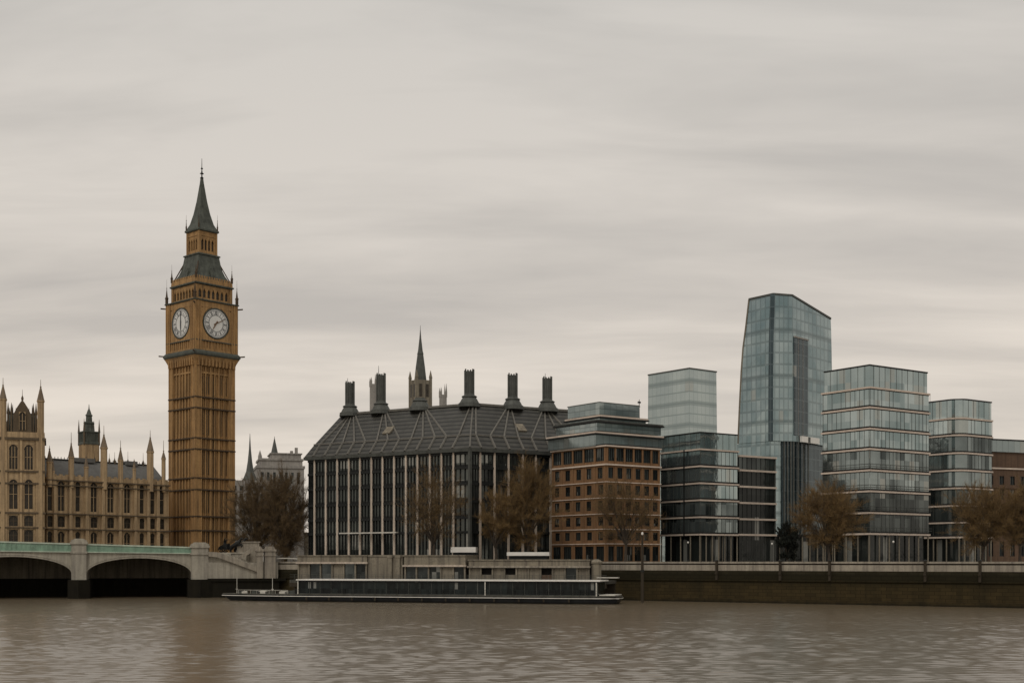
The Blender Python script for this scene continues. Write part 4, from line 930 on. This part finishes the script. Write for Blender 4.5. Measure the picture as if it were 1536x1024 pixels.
# ------------------------------------------------------------------ brick office
BK = (xpx(909, 258), 258.0); bka = R(36)
bk = thing('brick_offices', 'red brick office block with pale floor bands and stepped glass penthouse', 'office building', (BK[0], BK[1], GB), bka)
bw = along(BK, bka, 990); bd = along(BK, bka + math.pi / 2, 828)
zk = lambda py: zpx(py, 258) - GB
sl = [zk(y) for y in (815, 793, 770, 746, 722, 696)]; topb = zk(668)
lv = [0.0] + sl + [topb]
WM = {}
def brick_window(h, w):
    if (h, w) not in WM:
        f = MB(); f.box(-w / 2, w / 2, .10, .3, 0, .12); f.box(-w / 2, w / 2, .10, .3, h - .1, h); f.box(-w / 2, -w / 2 + .1, .10, .3, .12, h - .1); f.box(w / 2 - .1, w / 2, .10, .3, .12, h - .1); f.box(-.05, .05, .12, .3, .12, h - .1)
        p = MB(); p.quad((-w / 2, .26, 0), (w / 2, .26, 0), (w / 2, .26, h), (-w / 2, .26, h)); WM[(h, w)] = (f.mesh('window', M['dark_frame']), p)
    return WM[(h, w)]
rnd = random.Random(11)
for rz, L, n in ((0, bw, 6), (-math.pi / 2, bd, 5)):
    ops = []; pit = L / n
    wr = MB()
    for i in range(len(lv) - 1):
        for k in range(n):
            c_ = pit * (k + .5) + rnd.uniform(-.15, .15)
            if i == 0: w, za, zb_ = pit * .72, .3, lv[1] - .5
            elif i == len(lv) - 2: w, za, zb_ = pit * .86, lv[i] + .75, lv[i + 1] - .35
            else: w, za, zb_ = min(1.55, pit * .55), lv[i] + .75, lv[i + 1] - .55
            ops.append((round(c_ - w / 2, 3), round(c_ + w / 2, 3), round(za, 3), round(zb_, 3), i))
    ax = ops
    hld = MB(); hld.m = Matrix.Translation((0, 0, 0)) if rz == 0 else Matrix(((0, 1, 0, 0), (-1, 0, 0, bd), (0, 0, 1, 0), (0, 0, 0, 1)))
    hld.wall(0, L, 0, topb, [o[:4] for o in ops], .3)
    for k in range(n + 1):
        x = min(max(k * pit, .3), L - .3); hld.box(x - .22, x + .22, -.12, 0, 0, topb - .3)
    hld.build('wall', M['brick'], bk)
    for a, b, c, d, i in ops:
        w, h = b - a, round(d - c, 3); f = MB(); f.m = hld.m.copy()
        x = (a + b) / 2
        f.box(a, b, .10, .28, c, c + .12); f.box(a, b, .10, .28, d - .1, d); f.box(a, a + .1, .10, .28, c + .12, d - .1); f.box(b - .1, b, .10, .28, c + .12, d - .1); f.box(x - .05, x + .05, .12, .28, c + .12, d - .1)
        if w > 2: f.box(a + w * .25 - .04, a + w * .25 + .04, .12, .28, c + .12, d - .1); f.box(a + w * .75 - .04, a + w * .75 + .04, .12, .28, c + .12, d - .1)
        o = f.build('window', M['dark_frame'], bk)
        p = MB(); p.m = hld.m.copy(); p.quad((a, .26, c), (b, .26, c), (b, .26, d), (a, .26, d)); p.build('pane', M['pane_pale' if i == len(lv) - 2 or rnd.random() < .22 else 'pane'], o)
m = MB(); m.box(.3, bw - .02, .3, bd - .02, 0, topb - .05); m.build('core', M['interior'], bk)
for i, z in enumerate(sl + [topb]):
    m = MB(); o = .35 if i >= 5 else .22; hh = .15 if i >= 5 else .085
    m.box(-o, bw + .2, -o, 0.0, z - hh, z + hh); m.box(-o, 0.0, 0.0, bd + .2, z - hh, z + hh); m.build('floor_band', M['slab'], bk)
m = MB(); m.box(-.2, bw + .1, -.2, bd + .1, topb + .24, topb + .4); m.build('roof_slab', M['dark_frame'], bk)
# penthouse tiers: (x0, x1, y0, y1, z0, z1)
tiers = [(-.6, bw + 2.8, 2.6, bd + .6, zk(667), zk(650)), (0.3, bw + 3.2, 3.2, bd - 1, zk(643), zk(631)), (2.5, bw + .5, 5.0, bd - 2, zk(631), zk(622)), (2.6, bw - 1.2, 5.2, bd - 2.2, zk(616), zk(598))]
for i, (x0, x1, y0, y1, z0, z1) in enumerate(tiers):
    m = MB(); m.box(x0, x1, y0, y1, z0, z1); m.build('penthouse_glazing', M['penthouse_glass'], bk)
    if i in (0, 1, 2):
        zs = z1 if i < 2 else z1; hh = .36 if i != 1 else .3
        m = MB(); m.box(x0 - .5, x1 + .5, y0 - .6, y1 + .5, zs, zs + .28); m.build('penthouse_fascia', M['dark_frame'], bk)
        m = MB(); m.box(x0 - .35, x1 + .35, y0 - .45, y1 + .35, zs + .28, zs + .28 + hh); m.build('penthouse_slab', M['slab'] if i != 1 else M['gun_metal'], bk)
    else: m = MB(); m.box(x0 - .1, x1 + .1, y0 - .1, y1 + .1, z1, z1 + .15); m.build('roof_slab', M['gun_metal'], bk)
x, y = bw - .3, 6.2; m = MB(); m.tube([(x, y, zk(622)), (x, y, zk(586))], [.12, .07], 6); m.box(x - .3, x + .3, y - .2, y + .2, zk(592), zk(589.5)); m.box(x - .22, x + .22, y - .1, y + .1, zk(598), zk(597)); m.build('roof_mast', M['dark_iron'], bk)

# ------------------------------------------------------------------ banded glass offices
def rounded(w, d, o, r, n=6):          # plan outline, corner at the origin rounded by r, grown by o
    if r <= 0: return [(-o, d + o), (-o, -o), (w + o, -o), (w + o, d + o)]
    R_ = r + o
    return [(-o, d + o)] + [(r - R_ * math.cos(a), r - R_ * math.sin(a)) for a in [math.pi / 2 * i / n for i in range(n + 1)]] + [(w + o, -o), (w + o, d + o)]
def banded(name, label, C, ang, w, d, zs, ztop, mats, r=0.0, pitch=1.5, topset=(.9, .9), rail_floors=(), slab_h=.34, seed=1, parent=None, lobby_cols=7):
    t = parent or thing(name, label, 'office building', (C[0], C[1], GB), ang)
    rnd = random.Random(seed)
    lev = [0.0] + list(zs)
    for i in range(len(zs)):
        z0 = lev[i] + (slab_h if i else 0); z1 = lev[i + 1]
        ins = -.45 if i else -1.1
        m = MB(); m.prism(rounded(w, d, ins, max(r + (0 if r else 0), 0)), z0, z1); gm = m; sm = None
        if i:
            m = MB(); m.prism(rounded(w, d, ins + .06, r), z0, z0 + .34); m.prism(rounded(w, d, ins + .04, r), z1 - .16, z1); sm = m
        m = MB()
        def fin(x, y, wx, wy): m.box(x - wx, x + wx, y - wy, y + wy, z0, z1)
        p = pitch if i else pitch * 2.6
        k = max(r, -ins) + .15; e = -ins
        n1 = int((w - k) / p)
        for q in range(n1 + 1):
            if rnd.random() < .8: fin(k + q * p, e - .02, .024 if i else .07, .03)
        n2 = int((d - k) / p)
        for q in range(n2 + 1):
            if rnd.random() < .8: fin(e - .02, k + q * p, .03, .024 if i else .07)
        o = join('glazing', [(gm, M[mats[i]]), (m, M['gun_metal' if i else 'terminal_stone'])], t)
        if sm: sm.build('spandrel', M['dark_frame'], o)
        if i in rail_floors:
            m = MB(); zz = z0 + 1.05
            for dz_ in (0, -.45): m.box(-.05, w, -.05, 0.0, zz + dz_, zz + dz_ + .07); m.box(-.05, 0, 0.0, d, zz + dz_, zz + dz_ + .07)
            for q in range(0, int(w / 3)): m.box(q * 3 + .1, q * 3 + .15, -.04, .01, z0, zz)
            m.build('balcony_rail', M['gun_metal'], o)
    for i, z in enumerate(zs):
        m = MB(); m.prism(rounded(w, d, -.2, r), z, z + slab_h); m.build('floor_slab', M['slab'], t)
    for q in range(lobby_cols): m = MB(); x = .5 + (w - 1) * q / (lobby_cols - 1); m.lathe([(.15, 0), (.15, zs[0])], 8, x, .6); m.build('lobby_column', M['terminal_stone'], t)
    for q in range(1, 5): m = MB(); m.lathe([(.15, 0), (.15, zs[0])], 8, .6, .5 + (d - 1) * q / 4); m.build('lobby_column', M['terminal_stone'], t)
    if ztop:
        a, b = topset; z0 = zs[-1] + slab_h
        pl_ = rounded(w, d, -.5, r); pl_ = [(min(max(x, .5), w - a), min(max(y, .5), d - b)) for x, y in pl_]
        m = MB(); m.prism(pl_, z0, ztop); o = m.build('top_glazing', M[mats[-1]], t)
        m = MB(); m.prism([(x + (.12 if x > 1 else -.12), y + (.12 if y > 1 else -.12)) for x, y in pl_], ztop, ztop + .28); m.build('roof_edge', M['dark_frame'], t)
        q = pitch
        while q < w - a - .5: m = MB(); m.box(.5 + q - .03, .5 + q + .03, .46, .5, z0, ztop); q += pitch * 1.5; m.build('mullion', M['gun_metal'], o)
        q = pitch
        while q < d - b - .5: m = MB(); m.box(.46, .5, .5 + q - .03, .5 + q + .03, z0, ztop); q += pitch * 1.5; m.build('mullion', M['gun_metal'], o)
    return t
def block(px, D, pl_, pr_, deg):
    C = (xpx(px, D), D); a = R(deg); return C, a, along(C, a, pr_), along(C, a + math.pi / 2, pl_)
# tall banded office on the right
C, a, w, d = block(1305, 245, 1229, 1398, 35)
zz = lambda py, D: zpx(py, D) - GB
zs = [zz(y, 245) - .25 for y in (799.5, 768, 735.5, 704, 672, 641.5, 609.5, 579.5)]
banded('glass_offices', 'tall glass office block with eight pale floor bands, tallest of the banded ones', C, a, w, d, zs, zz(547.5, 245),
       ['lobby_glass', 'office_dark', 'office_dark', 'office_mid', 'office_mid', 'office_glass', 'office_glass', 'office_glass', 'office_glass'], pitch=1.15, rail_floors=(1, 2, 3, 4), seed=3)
# round-cornered office behind it
C, a, w, d = block(1440, 272, 1391, 1492, 35)
zs = [zz(y, 272) - .2 for y in (805, 783, 757.5, 731, 704, 678, 651, 625.5)]
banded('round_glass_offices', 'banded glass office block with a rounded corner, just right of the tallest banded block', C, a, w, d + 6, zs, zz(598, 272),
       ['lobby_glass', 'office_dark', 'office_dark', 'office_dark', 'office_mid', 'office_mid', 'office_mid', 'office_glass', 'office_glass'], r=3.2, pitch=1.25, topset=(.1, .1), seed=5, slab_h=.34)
# the shorter glass office in the middle with its dark wing
C, a, w, d = block(1050, 270, 987, 1111, 34)
zs = [zz(y, 270) - .25 for y in (800.5, 774.5, 749, 723.5, 698, 672.5)]
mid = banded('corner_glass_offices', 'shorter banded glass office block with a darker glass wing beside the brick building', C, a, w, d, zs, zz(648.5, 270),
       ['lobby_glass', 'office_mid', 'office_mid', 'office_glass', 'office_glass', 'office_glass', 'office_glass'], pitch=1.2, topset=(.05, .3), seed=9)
m = MB(); m.box(-.12, .02, d * .36, d * .36 + .25, zs[0], zs[-1] + .3); m.build('drain_pipe', M['dark_frame'], mid)
ww = along((C[0], C[1]), a, 1166)
wing = [zz(y, 276) - .25 for y in (801, 777.5, 753, 728.5, 704, 682.5)]
lev = [0.0] + wing
for i in range(6):
    m = MB(); m.box(w + .02, ww - .4, .5, d, lev[i] + (.42 if i else 0), lev[i + 1]); gm = m
    m = MB(); q = w + 1
    while q < ww - .6: m.box(q - .03, q + .03, .42, .5, lev[i] + (.42 if i else 0), lev[i + 1]); q += 1.4
    join('wing_glazing', [(gm, M['lobby_glass' if i < 5 else 'office_dark']), (m, M['gun_metal' if i == 0 else 'dark_frame'])], mid)
    m = MB(); m.box(w + .02, ww, .1, d + .1, lev[i + 1], lev[i + 1] + .4); m.build('wing_slab', M['slab'], mid)
m = MB(); m.box(ww - .4, ww - .15, .3, .6, 0, wing[-1]); m.build('wing_post', M['gun_metal'], mid)
# dark glazed podium between the wing and the tall office
C = (xpx(1166, 300), 300.0)
pdm = thing('podium_building', 'low dark glazed podium with thin pale columns below the glass skyscraper', 'building', (C[0], C[1], GB), R(8))
L_ = along(C, R(8), 1245); zt = zz(801, 300)
m = MB(); m.box(-2, L_, 0, 10, 0, zt - .5); m.build('glazing', M['lobby_glass'], pdm)
m = MB(); m.box(-2.2, L_ + .2, -.8, 10, zt - .5, zt); m.build('roof_slab', M['dark_frame'], pdm)
for i in range(8): m = MB(); m.lathe([(.16, 0), (.16, zt - .5)], 6, -1.5 + i * (L_ + 1) / 7.5, -.5); m.build('column', M['terminal_stone'], pdm)
# brick building at the right edge
C, a, w, d = block(1500, 292, 1485, 1580, 40)
C = (xpx(1478, 285), 285.0); a = R(22); w = along(C, a, 1590)
fb = thing('brick_building', 'dark red brick building with a glazed attic at the right edge', 'building', (C[0], C[1], GB), a)
zf = lambda py: zpx(py, 290) - GB
ops = []; n = 7; pit = w / n
for y0, y1 in ((834, 812), (803, 785), (776, 758), (750, 735), (728, 715)):
    for k in range(n): ops.append((round(pit * (k + .3), 3), round(pit * (k + .72), 3), round(zf(y0), 3), round(zf(y1), 3)))
m = MB(); m.wall(0, w, 0, zf(704), ops, .3); m.box(0, w, .32, 12, 0, zf(704) - .05); m.box(0, .3, .02, .32, 0, zf(704) - .05); m.build('wall', M['brick_far'], fb)
for a_, b_, c_, d_ in ops:
    f = MB(); f.box(a_, b_, .1, .28, c_, c_ + .12); f.box(a_, a_ + .1, .1, .28, c_, d_); f.box(b_ - .1, b_, .1, .28, c_, d_); f.box((a_ + b_) / 2 - .05, (a_ + b_) / 2 + .05, .12, .28, c_, d_); o = f.build('window', M['dark_frame'], fb)
    p = MB(); p.quad((a_, .27, c_), (b_, .27, c_), (b_, .27, d_), (a_, .27, d_)); p.build('pane', M['pane'], o)
for y in (704, 732, 755): m = MB(); m.box(-.2, w, -.25, .0, zf(y) - .15, zf(y) + .2); m.build('floor_band', M['slab'] if y == 704 else M['brick_far'], fb)
m = MB(); m.box(.8, w, .8, 11, zf(704), zf(679)); m.build('attic_wall', M['brick_far'], fb)
m = MB(); m.box(.3, w, .4, 11.5, zf(679), zf(662)); m.build('attic_glazing', M['penthouse_glass'], fb)
m = MB(); m.box(.1, w, .2, 11.7, zf(662), zf(660)); m.build('roof_edge', M['dark_frame'], fb)
m = MB(); m.box(.3, 1.6, 3, 6, zf(660), zf(649)); m.build('roof_box', M['gun_metal'], fb)

# ------------------------------------------------------------------ skyscraper and the block behind
tw = thing('glass_skyscraper', 'tall tapering blue grey glass skyscraper with a sloping crown and dark vertical slot', 'skyscraper', (xpx(1157, 420), 420.0, GB))
O = Vector((xpx(1157, 420), 420.0))
def pt(px, D): return (xpx(px, D) - O.x, D - O.y)
def plan(l, gx, e, rr_):
    L_, G_, E_, R_ = pt(l, 430), pt(gx, 420), pt(e, 421), pt(rr_, 441)
    return [L_, G_, E_, R_, (R_[0] - 14, R_[1] + 22), (L_[0] + 14, L_[1] + 26)]
zt_ = lambda py, D=420: zpx(py, D) - GB
pls = [(661, (1107, 1157, 1190, 1248)), (600, (1109.5, 1157, 1190, 1248)), (550, (1112, 1157.3, 1190, 1248)), (515, (1114.5, 1157.7, 1189.7, 1247.5)), (480, (1119, 1158.5, 1189, 1246.8))]
rings = [[(x, y, zt_(py)) for x, y in plan(*q)] for py, q in pls]
tp = plan(1123.5, 1160, 1188, 1246); tz = [zt_(449, 430), zt_(441), zt_(443, 421), zt_(478, 441), zt_(490, 455), zt_(455, 455)]
rings.append([(x, y, z) for (x, y), z in zip(tp, tz)])
m = MB(); m.loft(rings); body = m.build('glass_body', M['tower_glass'], tw)
m = MB()
pr_ = [(x, y, z + .05) for (x, y), z in zip(tp, tz)]
for i in range(4): m.bar(pr_[i], pr_[(i + 1) % 6], .5, .6)
m.build('crown_edge', M['gun_metal'], tw)
m = MB()
for py, q in pls: pass
gx = [(*pt(q[1], 420), zt_(py)) for py, q in pls] + [(tp[1][0], tp[1][1], tz[1])]
for p, q in zip(gx, gx[1:]): m.loft([[(c[0] - 1.0 * f, c[1] + .1, c[2]), (c[0] - 1.0 * f, c[1] - .28, c[2]), (c[0] + .55 * f, c[1] - .28, c[2]), (c[0] + .55 * f, c[1] + .1, c[2])] for c, f in ((p, 1), (q, 1))])
m.build('corner_groove', M['tower_dark_glass'], tw)
m = MB(); lx = [(*pt(q[0], 430), zt_(py)) for py, q in pls] + [(tp[0][0], tp[0][1], tz[0])]
for p, q in zip(lx, lx[1:]): m.bar(p, q, .5, .5)
m.build('edge_trim', M['terminal_stone'], tw)
E_, R_ = Vector(pt(1190, 421)), Vector(pt(1248, 441)); de = (R_ - E_).normalized(); ne = Vector((de.y, -de.x))
def onf(t, o, z): p = E_ + de * t + ne * o; return (p.x, p.y, z)
tE = lambda px: along((E_.x + O.x, E_.y + O.y), math.atan2(de.y, de.x), px)
a0, a1 = .3, tE(1211); z0, z1 = zt_(652), zt_(509, 425)
m = MB(); m.loft([[onf(t, o, z) for t, o in ((a0, -.5), (a0, .22), (a1, .22), (a1, -.5))] for z in (z0, z1)]); m.build('dark_slot', M['tower_dark_glass'], tw)
m = MB()
for px in (1196.5, 1203.5): t = tE(px); m.loft([[onf(t + x, o, z) for x, o in ((-.1, .1), (-.1, .28), (.1, .28), (.1, .1))] for z in (z0, z1)])
m.loft([[onf(t, o, z) for t, o in ((a0, .0), (a0, .5), (a1, .5), (a1, .0))] for z in (z1, z1 + .5)]); m.build('slot_fins', M['far_stone'], tw)
m = MB(); m.loft([[onf(t, o, z) for t, o in ((tE(1199), .2), (tE(1199), 1.1), (tE(1225), 1.1), (tE(1225), .2))] for z in (zt_(661), zt_(652))]); sg = m.build('blank_panel', M['white_paint'], tw)
m = MB(); m.loft([[onf(t, o, z) for t, o in ((tE(1208), 1.1), (tE(1208), 1.2), (tE(1211), 1.2), (tE(1211), 1.1))] for z in (zt_(660.6), zt_(652.4))]); m.build('panel_joint', M['gun_metal'], sg)
m = MB(); base = plan(1106.5, 1157.2, 1189.5, 1240)
bs = [(base[0][0], base[0][1] + .8), (base[1][0], base[1][1] + .8), (base[2][0] - 3.6, base[2][1] + .8)]
m.loft([[(x, y, z) for x, y in (bs[0], bs[1], bs[2], (base[2][0] - 3.6, base[2][1] + 18), (base[5][0] + 2, base[5][1]))] for z in (0, zt_(661.2))]); m.build('lower_facade', M['tower_glass'], tw)
m = MB(); m.loft([[(x, y, z) for x, y in ((base[2][0] - 3.55, base[2][1] + .4), (base[2][0], base[2][1] + .6), (base[3][0], base[3][1]), (base[3][0] - 10, base[3][1] + 16), (base[2][0] - 3.55, base[2][1] + 17))] for z in (0, zt_(661.2))]); m.build('lower_curtain', M['tower_dark_glass'], tw)
m = MB()
for px in (1176, 1181, 1186, 1191, 1198, 1206, 1213):
    if px < 1190: x, y = pt(px, 421.2)
    else: q = onf(tE(px), -.2, 0); x, y = q[0], q[1]
    m.box(x - .2, x + .2, y - .5, y + .2, 0, zt_(661.5))
m.build('lower_fins', M['gun_metal'], tw)
m = MB(); x, y = pt(1147, 426); m.tube([(x, y, zt_(446)), (x, y, zt_(438.5))], .25, 6); m.tube([(x - .8, y, zt_(440)), (x + 1.2, y, zt_(439))], .14, 5); m.build('roof_mast', M['dark_iron'], tw)

C, a, w, d = block(1034, 350, 972.5, 1074.5, 38)
bb = thing('back_glass_block', 'pale blue grey glass block with dark stripes standing behind the shorter offices', 'office building', (C[0], C[1], GB), a)
zt2 = zz(553, 350)
m = MB(); m.loft([[(0, d + .8, 0), (0, 0, 0), (w + .9, 0, 0), (w + .9, d + .8, 0)], [(0, d, zt2), (0, 0, zt2), (w, 0, zt2), (w, d, zt2)]]); m.build('glass_body', M['back_glass'], bb)
m = MB(); m.box(-.15, w + .15, -.15, d + .15, zt2, zt2 + .35); m.build('roof_edge', M['gun_metal'], bb)

# ------------------------------------------------------------------ far buildings and spires
D = 380; zf = lambda py: zpx(py, D) - GB
ch = thing('church_spire', 'slender grey church spire with pinnacles rising behind the bronze roof', 'church', (xpx(630.5, D), D, GB), R(30))
m = MB(); m.sq([(2.5, 0), (2.5, zf(571))]); four(m, lambda q: [q.box(x - .3, x + .3, -2.7, -2.45, zf(615), zf(571)) for x in (-2.2, 0, 2.2)]); m.build('tower', M['terminal_stone'], ch)
m = MB(); four(m, lambda q: [q.box(x - .45, x + .45, -2.56, -2.44, zf(596), zf(577)) for x in (-1.1, 1.1)]); m.build('belfry_openings', M['gothic_glass'], ch)
m = MB(); m.lathe([(1.95, zf(571)), (1.45, zf(550)), (.95, zf(532)), (1.02, zf(531)), (.75, zf(526)), (.3, zf(507)), (.08, zf(494)), (.05, zf(488))], 8); m.build('spire', M['gun_metal'], ch)
for sx in (-1, 1):
    for sy in (-1, 1): m = MB(); m.lathe([(.5, zf(590)), (.5, zf(568)), (.6, zf(567)), (.05, zf(556))], 6, sx * 2.3, sy * 2.3); m.build('pinnacle', M['terminal_stone'], ch)
for px, y0, y1, lab in ((560, 572, 566, 'small pale gothic tower top between the two left bronze chimneys'), (664.5, 588, 581, 'small pale gothic tower top right of the church spire')):
    D = 400; x = xpx(px, D); t = thing('gothic_tower', lab, 'tower', (x, D, GB), R(20), 'pale gothic tower tops behind the bronze roof'); z_ = lambda py: zpx(py, D) - GB
    m = MB(); m.sq([(.95, 0), (.95, z_(y0 + 4))]); four(m, lambda q: q.box(-.25, .25, -1.0, -.9, z_(y0 + 16), z_(y0 + 6))); m.build('shaft', M['far_stone'], t)
    for sx in (-1, 1):
        for sy in (-1, 1): m = MB(); m.lathe([(.28, z_(y0 + 8)), (.28, z_(y0)), (.03, z_(y1 - (6 if sx > 0 else 0)))], 5, sx * .85, sy * .85); m.build('pinnacle', M['far_stone'], t)
D = 430; zf = lambda py: zpx(py, D) - GB
fs = thing('far_spire_building', 'pale distant building with a thin needle spire right of the clock tower', 'building', (xpx(375, D), D, GB), R(12))
m = MB(); m.box(-6.5, 7.5, 0, 14, 0, zf(720)); m.build('wall', M['far_stone'], fs)
m = MB(); m.lathe([(2.9, zf(720)), (2.2, zf(716)), (1.3, zf(706)), (.75, zf(690)), (.35, zf(672)), (.05, zf(648))], 8, 0, 4); m.build('spire', M['gun_metal'], fs)
m = MB()
for i in range(6):
    for y in (728, 740, 752, 764): m = MB(); m.box(-5.6 + i * 2.2, -4.5 + i * 2.2, -.06, .1, zf(y + 7), zf(y)); m.build('window', M['pane'], fs)
D = 450; zf = lambda py: zpx(py, D) - GB
fo = thing('far_domed_offices', 'pale distant stone building with stepped roof and pointed turret above the bare trees', 'building', (xpx(420, D), D, GB), R(15))
m = MB(); m.box(-8, 8.5, 0, 18, 0, zf(702)); m.box(-8.3, 8.8, -.4, 18.3, zf(702), zf(698)); m.box(-7, 8, .8, 17, zf(698), zf(690)); m.box(-7.4, 8.4, .4, 17.4, zf(690), zf(687)); m.box(-3, 7.6, 1.5, 15, zf(687), zf(680)); m.box(-3.4, 8, 1.1, 15.4, zf(680), zf(678.5)); m.build('wall', M['far_stone'], fo)
m = MB(); m.lathe([(1.3, zf(679)), (1.1, zf(676)), (.8, zf(670)), (.1, zf(656)), (.05, zf(653))], 8, -1.7, 3); m.build('turret', M['gun_metal'], fo)
m = MB(); m.lathe([(.7, zf(690)), (.7, zf(684)), (.05, zf(675))], 6, -6.9, 1.4); m.build('pinnacle', M['far_stone'], fo)
for px, y in ((446, 669), (439, 674)): m = MB(); x = xpx(px, D) - xpx(420, D); m.box(x - .5, x + .5, 4, 5.5, zf(680), zf(y)); m.build('chimney', M['far_stone'], fo)
m = MB()
for i in range(7): m = MB(); m.box(-6.6 + i * 2.1, -5.7 + i * 2.1, -.06, .1, zf(725), zf(708)); m.build('window', M['pane'], fo)
for px0, px1, D, yt, lab in ((-60, 0, 420, 770, 'low dark building behind the palace pavilion'), (400, 470, 470, 800, 'low grey building seen through the bare trees left of the bronze roof'), (1160, 1240, 520, 792, 'low grey building behind the glazed podium')):
    x0, x1 = xpx(px0, D), xpx(px1, D); t = thing('distant_building', lab, 'building', ((x0 + x1) / 2, D, GB)); h = (x1 - x0) / 2; zt = zpx(yt, D) - GB
    m = MB(); m.box(-h, h, 0, 12, 0, zt); m.build('wall', M['terminal_stone'], t)
    m = MB(); m.box(-h - .3, h + .3, -.3, 12.3, zt, zt + .5); m.build('roof', M['slate'], t)
    m = MB()
    for i in range(int(h * 2 / 3)): m = MB(); m.box(-h + .8 + i * 3, -h + 2.0 + i * 3, -.06, .1, 1.5, zt - 1.2); m.build('window', M['pane'], t)

# ------------------------------------------------------------------ trees
def tree(name, label, px, D, ytop, wpx, mat, seed, lobes=16, twigs=58, low=.22, group='bare trees along the embankment', twl=1.0, tw_w=.029, flat=.75, subs=16):
    rnd = random.Random(seed); x, h = xpx(px, D), zpx(ytop, D) - GB; rad = wpx / 2 * D / F * 1.15
    t = thing(name, label, 'tree', (x, D, GB), 0, group)
    tr_, cr = MB(), MB()
    th = h * low; tr_.tube([(0, 0, -.2), (rnd.uniform(-.15, .15), 0, th * .5), (rnd.uniform(-.3, .3), rnd.uniform(-.2, .2), th)], [h * .018 + .08, h * .014 + .05, h * .012 + .04], 8)
    top = Vector(tr_.v[-4]); cz, hz_ = h * (low + (1 - low) * .46), h * (1 - low) * .56
    cents = []
    for i in range(lobes):
        best = None
        for _ in range(30):                                        # spread the clumps through the crown
            p = Vector((rnd.uniform(-1, 1), rnd.uniform(-1, 1), rnd.uniform(-1, 1)))
            if p.length > 1: continue
            d = min([(p - q).length for q in cents] or [1])
            if best is None or d > best[0]: best = (d, p)
        p = best[1]; cents.append(p)
        wid = 1.0 - .22 * max(p.z, 0) - .15 * max(-p.z, 0)
        c = Vector((p.x * rad * .78 * wid, p.y * rad * .78 * flat, cz + p.z * hz_ * .80))
        mid_ = top.lerp(c, .45) + Vector((rnd.uniform(-.3, .3), rnd.uniform(-.3, .3), rad * .08))
        tr_.tube([tuple(top * .97), tuple(mid_), tuple(c)], [h * .006 + .03, h * .004 + .02, .025], 5)
        p_ = rnd.random(); lr = (.34 + .36 * p_) * min(rad, hz_); c = Vector((0, 0, cz)) + (c - Vector((0, 0, cz))) * (1.16 - .26 * p_)
        for j in range(subs):
            v = Vector((rnd.gauss(0, 1), rnd.gauss(0, 1), rnd.gauss(.4, 1))).normalized(); e = c + v * lr * rnd.uniform(.5, 1.1)
            s0 = mid_.lerp(c, rnd.uniform(.3, 1.0)); b1 = s0.lerp(e, .5) + Vector((rnd.uniform(-.2, .2), rnd.uniform(-.2, .2), .15))
            tr_.tube([tuple(s0), tuple(b1), tuple(e)], [.022, .016, .008], 3)
            for q in range(int(twigs * 1.5)):
                f = rnd.random() ** .75; a = (s0.lerp(b1, f * 2) if f < .5 else b1.lerp(e, f * 2 - 1))
                d_ = (v * .5 + Vector((rnd.gauss(0, .5), rnd.gauss(0, .5), rnd.gauss(.6, .5)))).normalized()
                ln = rnd.uniform(.3, 1.2) * twl * (lr / 2.0) ** .5; a_ = rnd.random() * 6.28; u_ = d_.orthogonal().normalized()
                s_ = (u_ * math.cos(a_) + d_.cross(u_) * math.sin(a_)) * tw_w * rnd.uniform(.5, 1.1)
                m_ = a + d_ * ln * .5 + Vector((rnd.gauss(0, .1), rnd.gauss(0, .1), rnd.gauss(.05, .1))) * ln
                b_ = len(cr.v); cr.v += [tuple(a - s_ * .5), tuple(a + s_ * .5), tuple(m_ + s_ * .5), tuple(m_ - s_ * .5), tuple(a + d_ * ln)]
                cr.f += [(b_, b_ + 1, b_ + 2, b_ + 3), (b_ + 3, b_ + 2, b_ + 4)]
    tr_.build('trunk', M['bark'], t); cr.build('crown', M[mat], t)
    return t
tree('bare_tree', 'dark brown bare tree with broad crown right beside the clock tower', 385, 300, 708, 84, 'twig_dark', 1, 30, 74, .08)
tree('bare_tree', 'dark brown bare tree touching the left corner of the bronze roofed offices', 428, 296, 702, 84, 'twig_dark', 2, 32, 74, .08)
tree('bare_tree', 'slim golden brown bare tree before the left front of the columned offices', 651, 259, 703, 96, 'twig_brown', 3, 22, 26, .2)
tree('bare_tree', 'shorter golden bare tree before the corner of the columned offices', 745, 257, 728, 58, 'twig_gold', 4, 16, 50, .2)
tree('bare_tree', 'largest golden brown bare tree between the columned offices and the brick block', 792, 260, 686, 92, 'twig_gold', 5, 26, 56, .18)
tree('bare_tree', 'thin bare tree in front of the brick offices above the river pile', 938, 250.5, 718, 110, 'twig_brown', 6, 22, 24, .22, flat=.4)
tree('bare_tree', 'golden brown bare tree at the left foot of the tallest banded office', 1244, 231, 728, 104, 'twig_gold', 7, 26, 50, .2, flat=.5)
tree('bare_tree', 'broad golden brown bare tree at the foot of the round cornered office', 1474, 235, 726, 92, 'twig_gold', 8, 24, 48, .2)
tree('bare_tree', 'golden brown bare tree cut off by the right edge before the brick building', 1530, 232, 720, 84, 'twig_gold', 9, 22, 48, .2)
tree('evergreen_bush', 'dark evergreen bush between the dark glass wing and the golden tree', 1182, 258, 776, 30, 'evergreen', 10, 16, 40, .06, group=None, twl=.8, tw_w=.12)
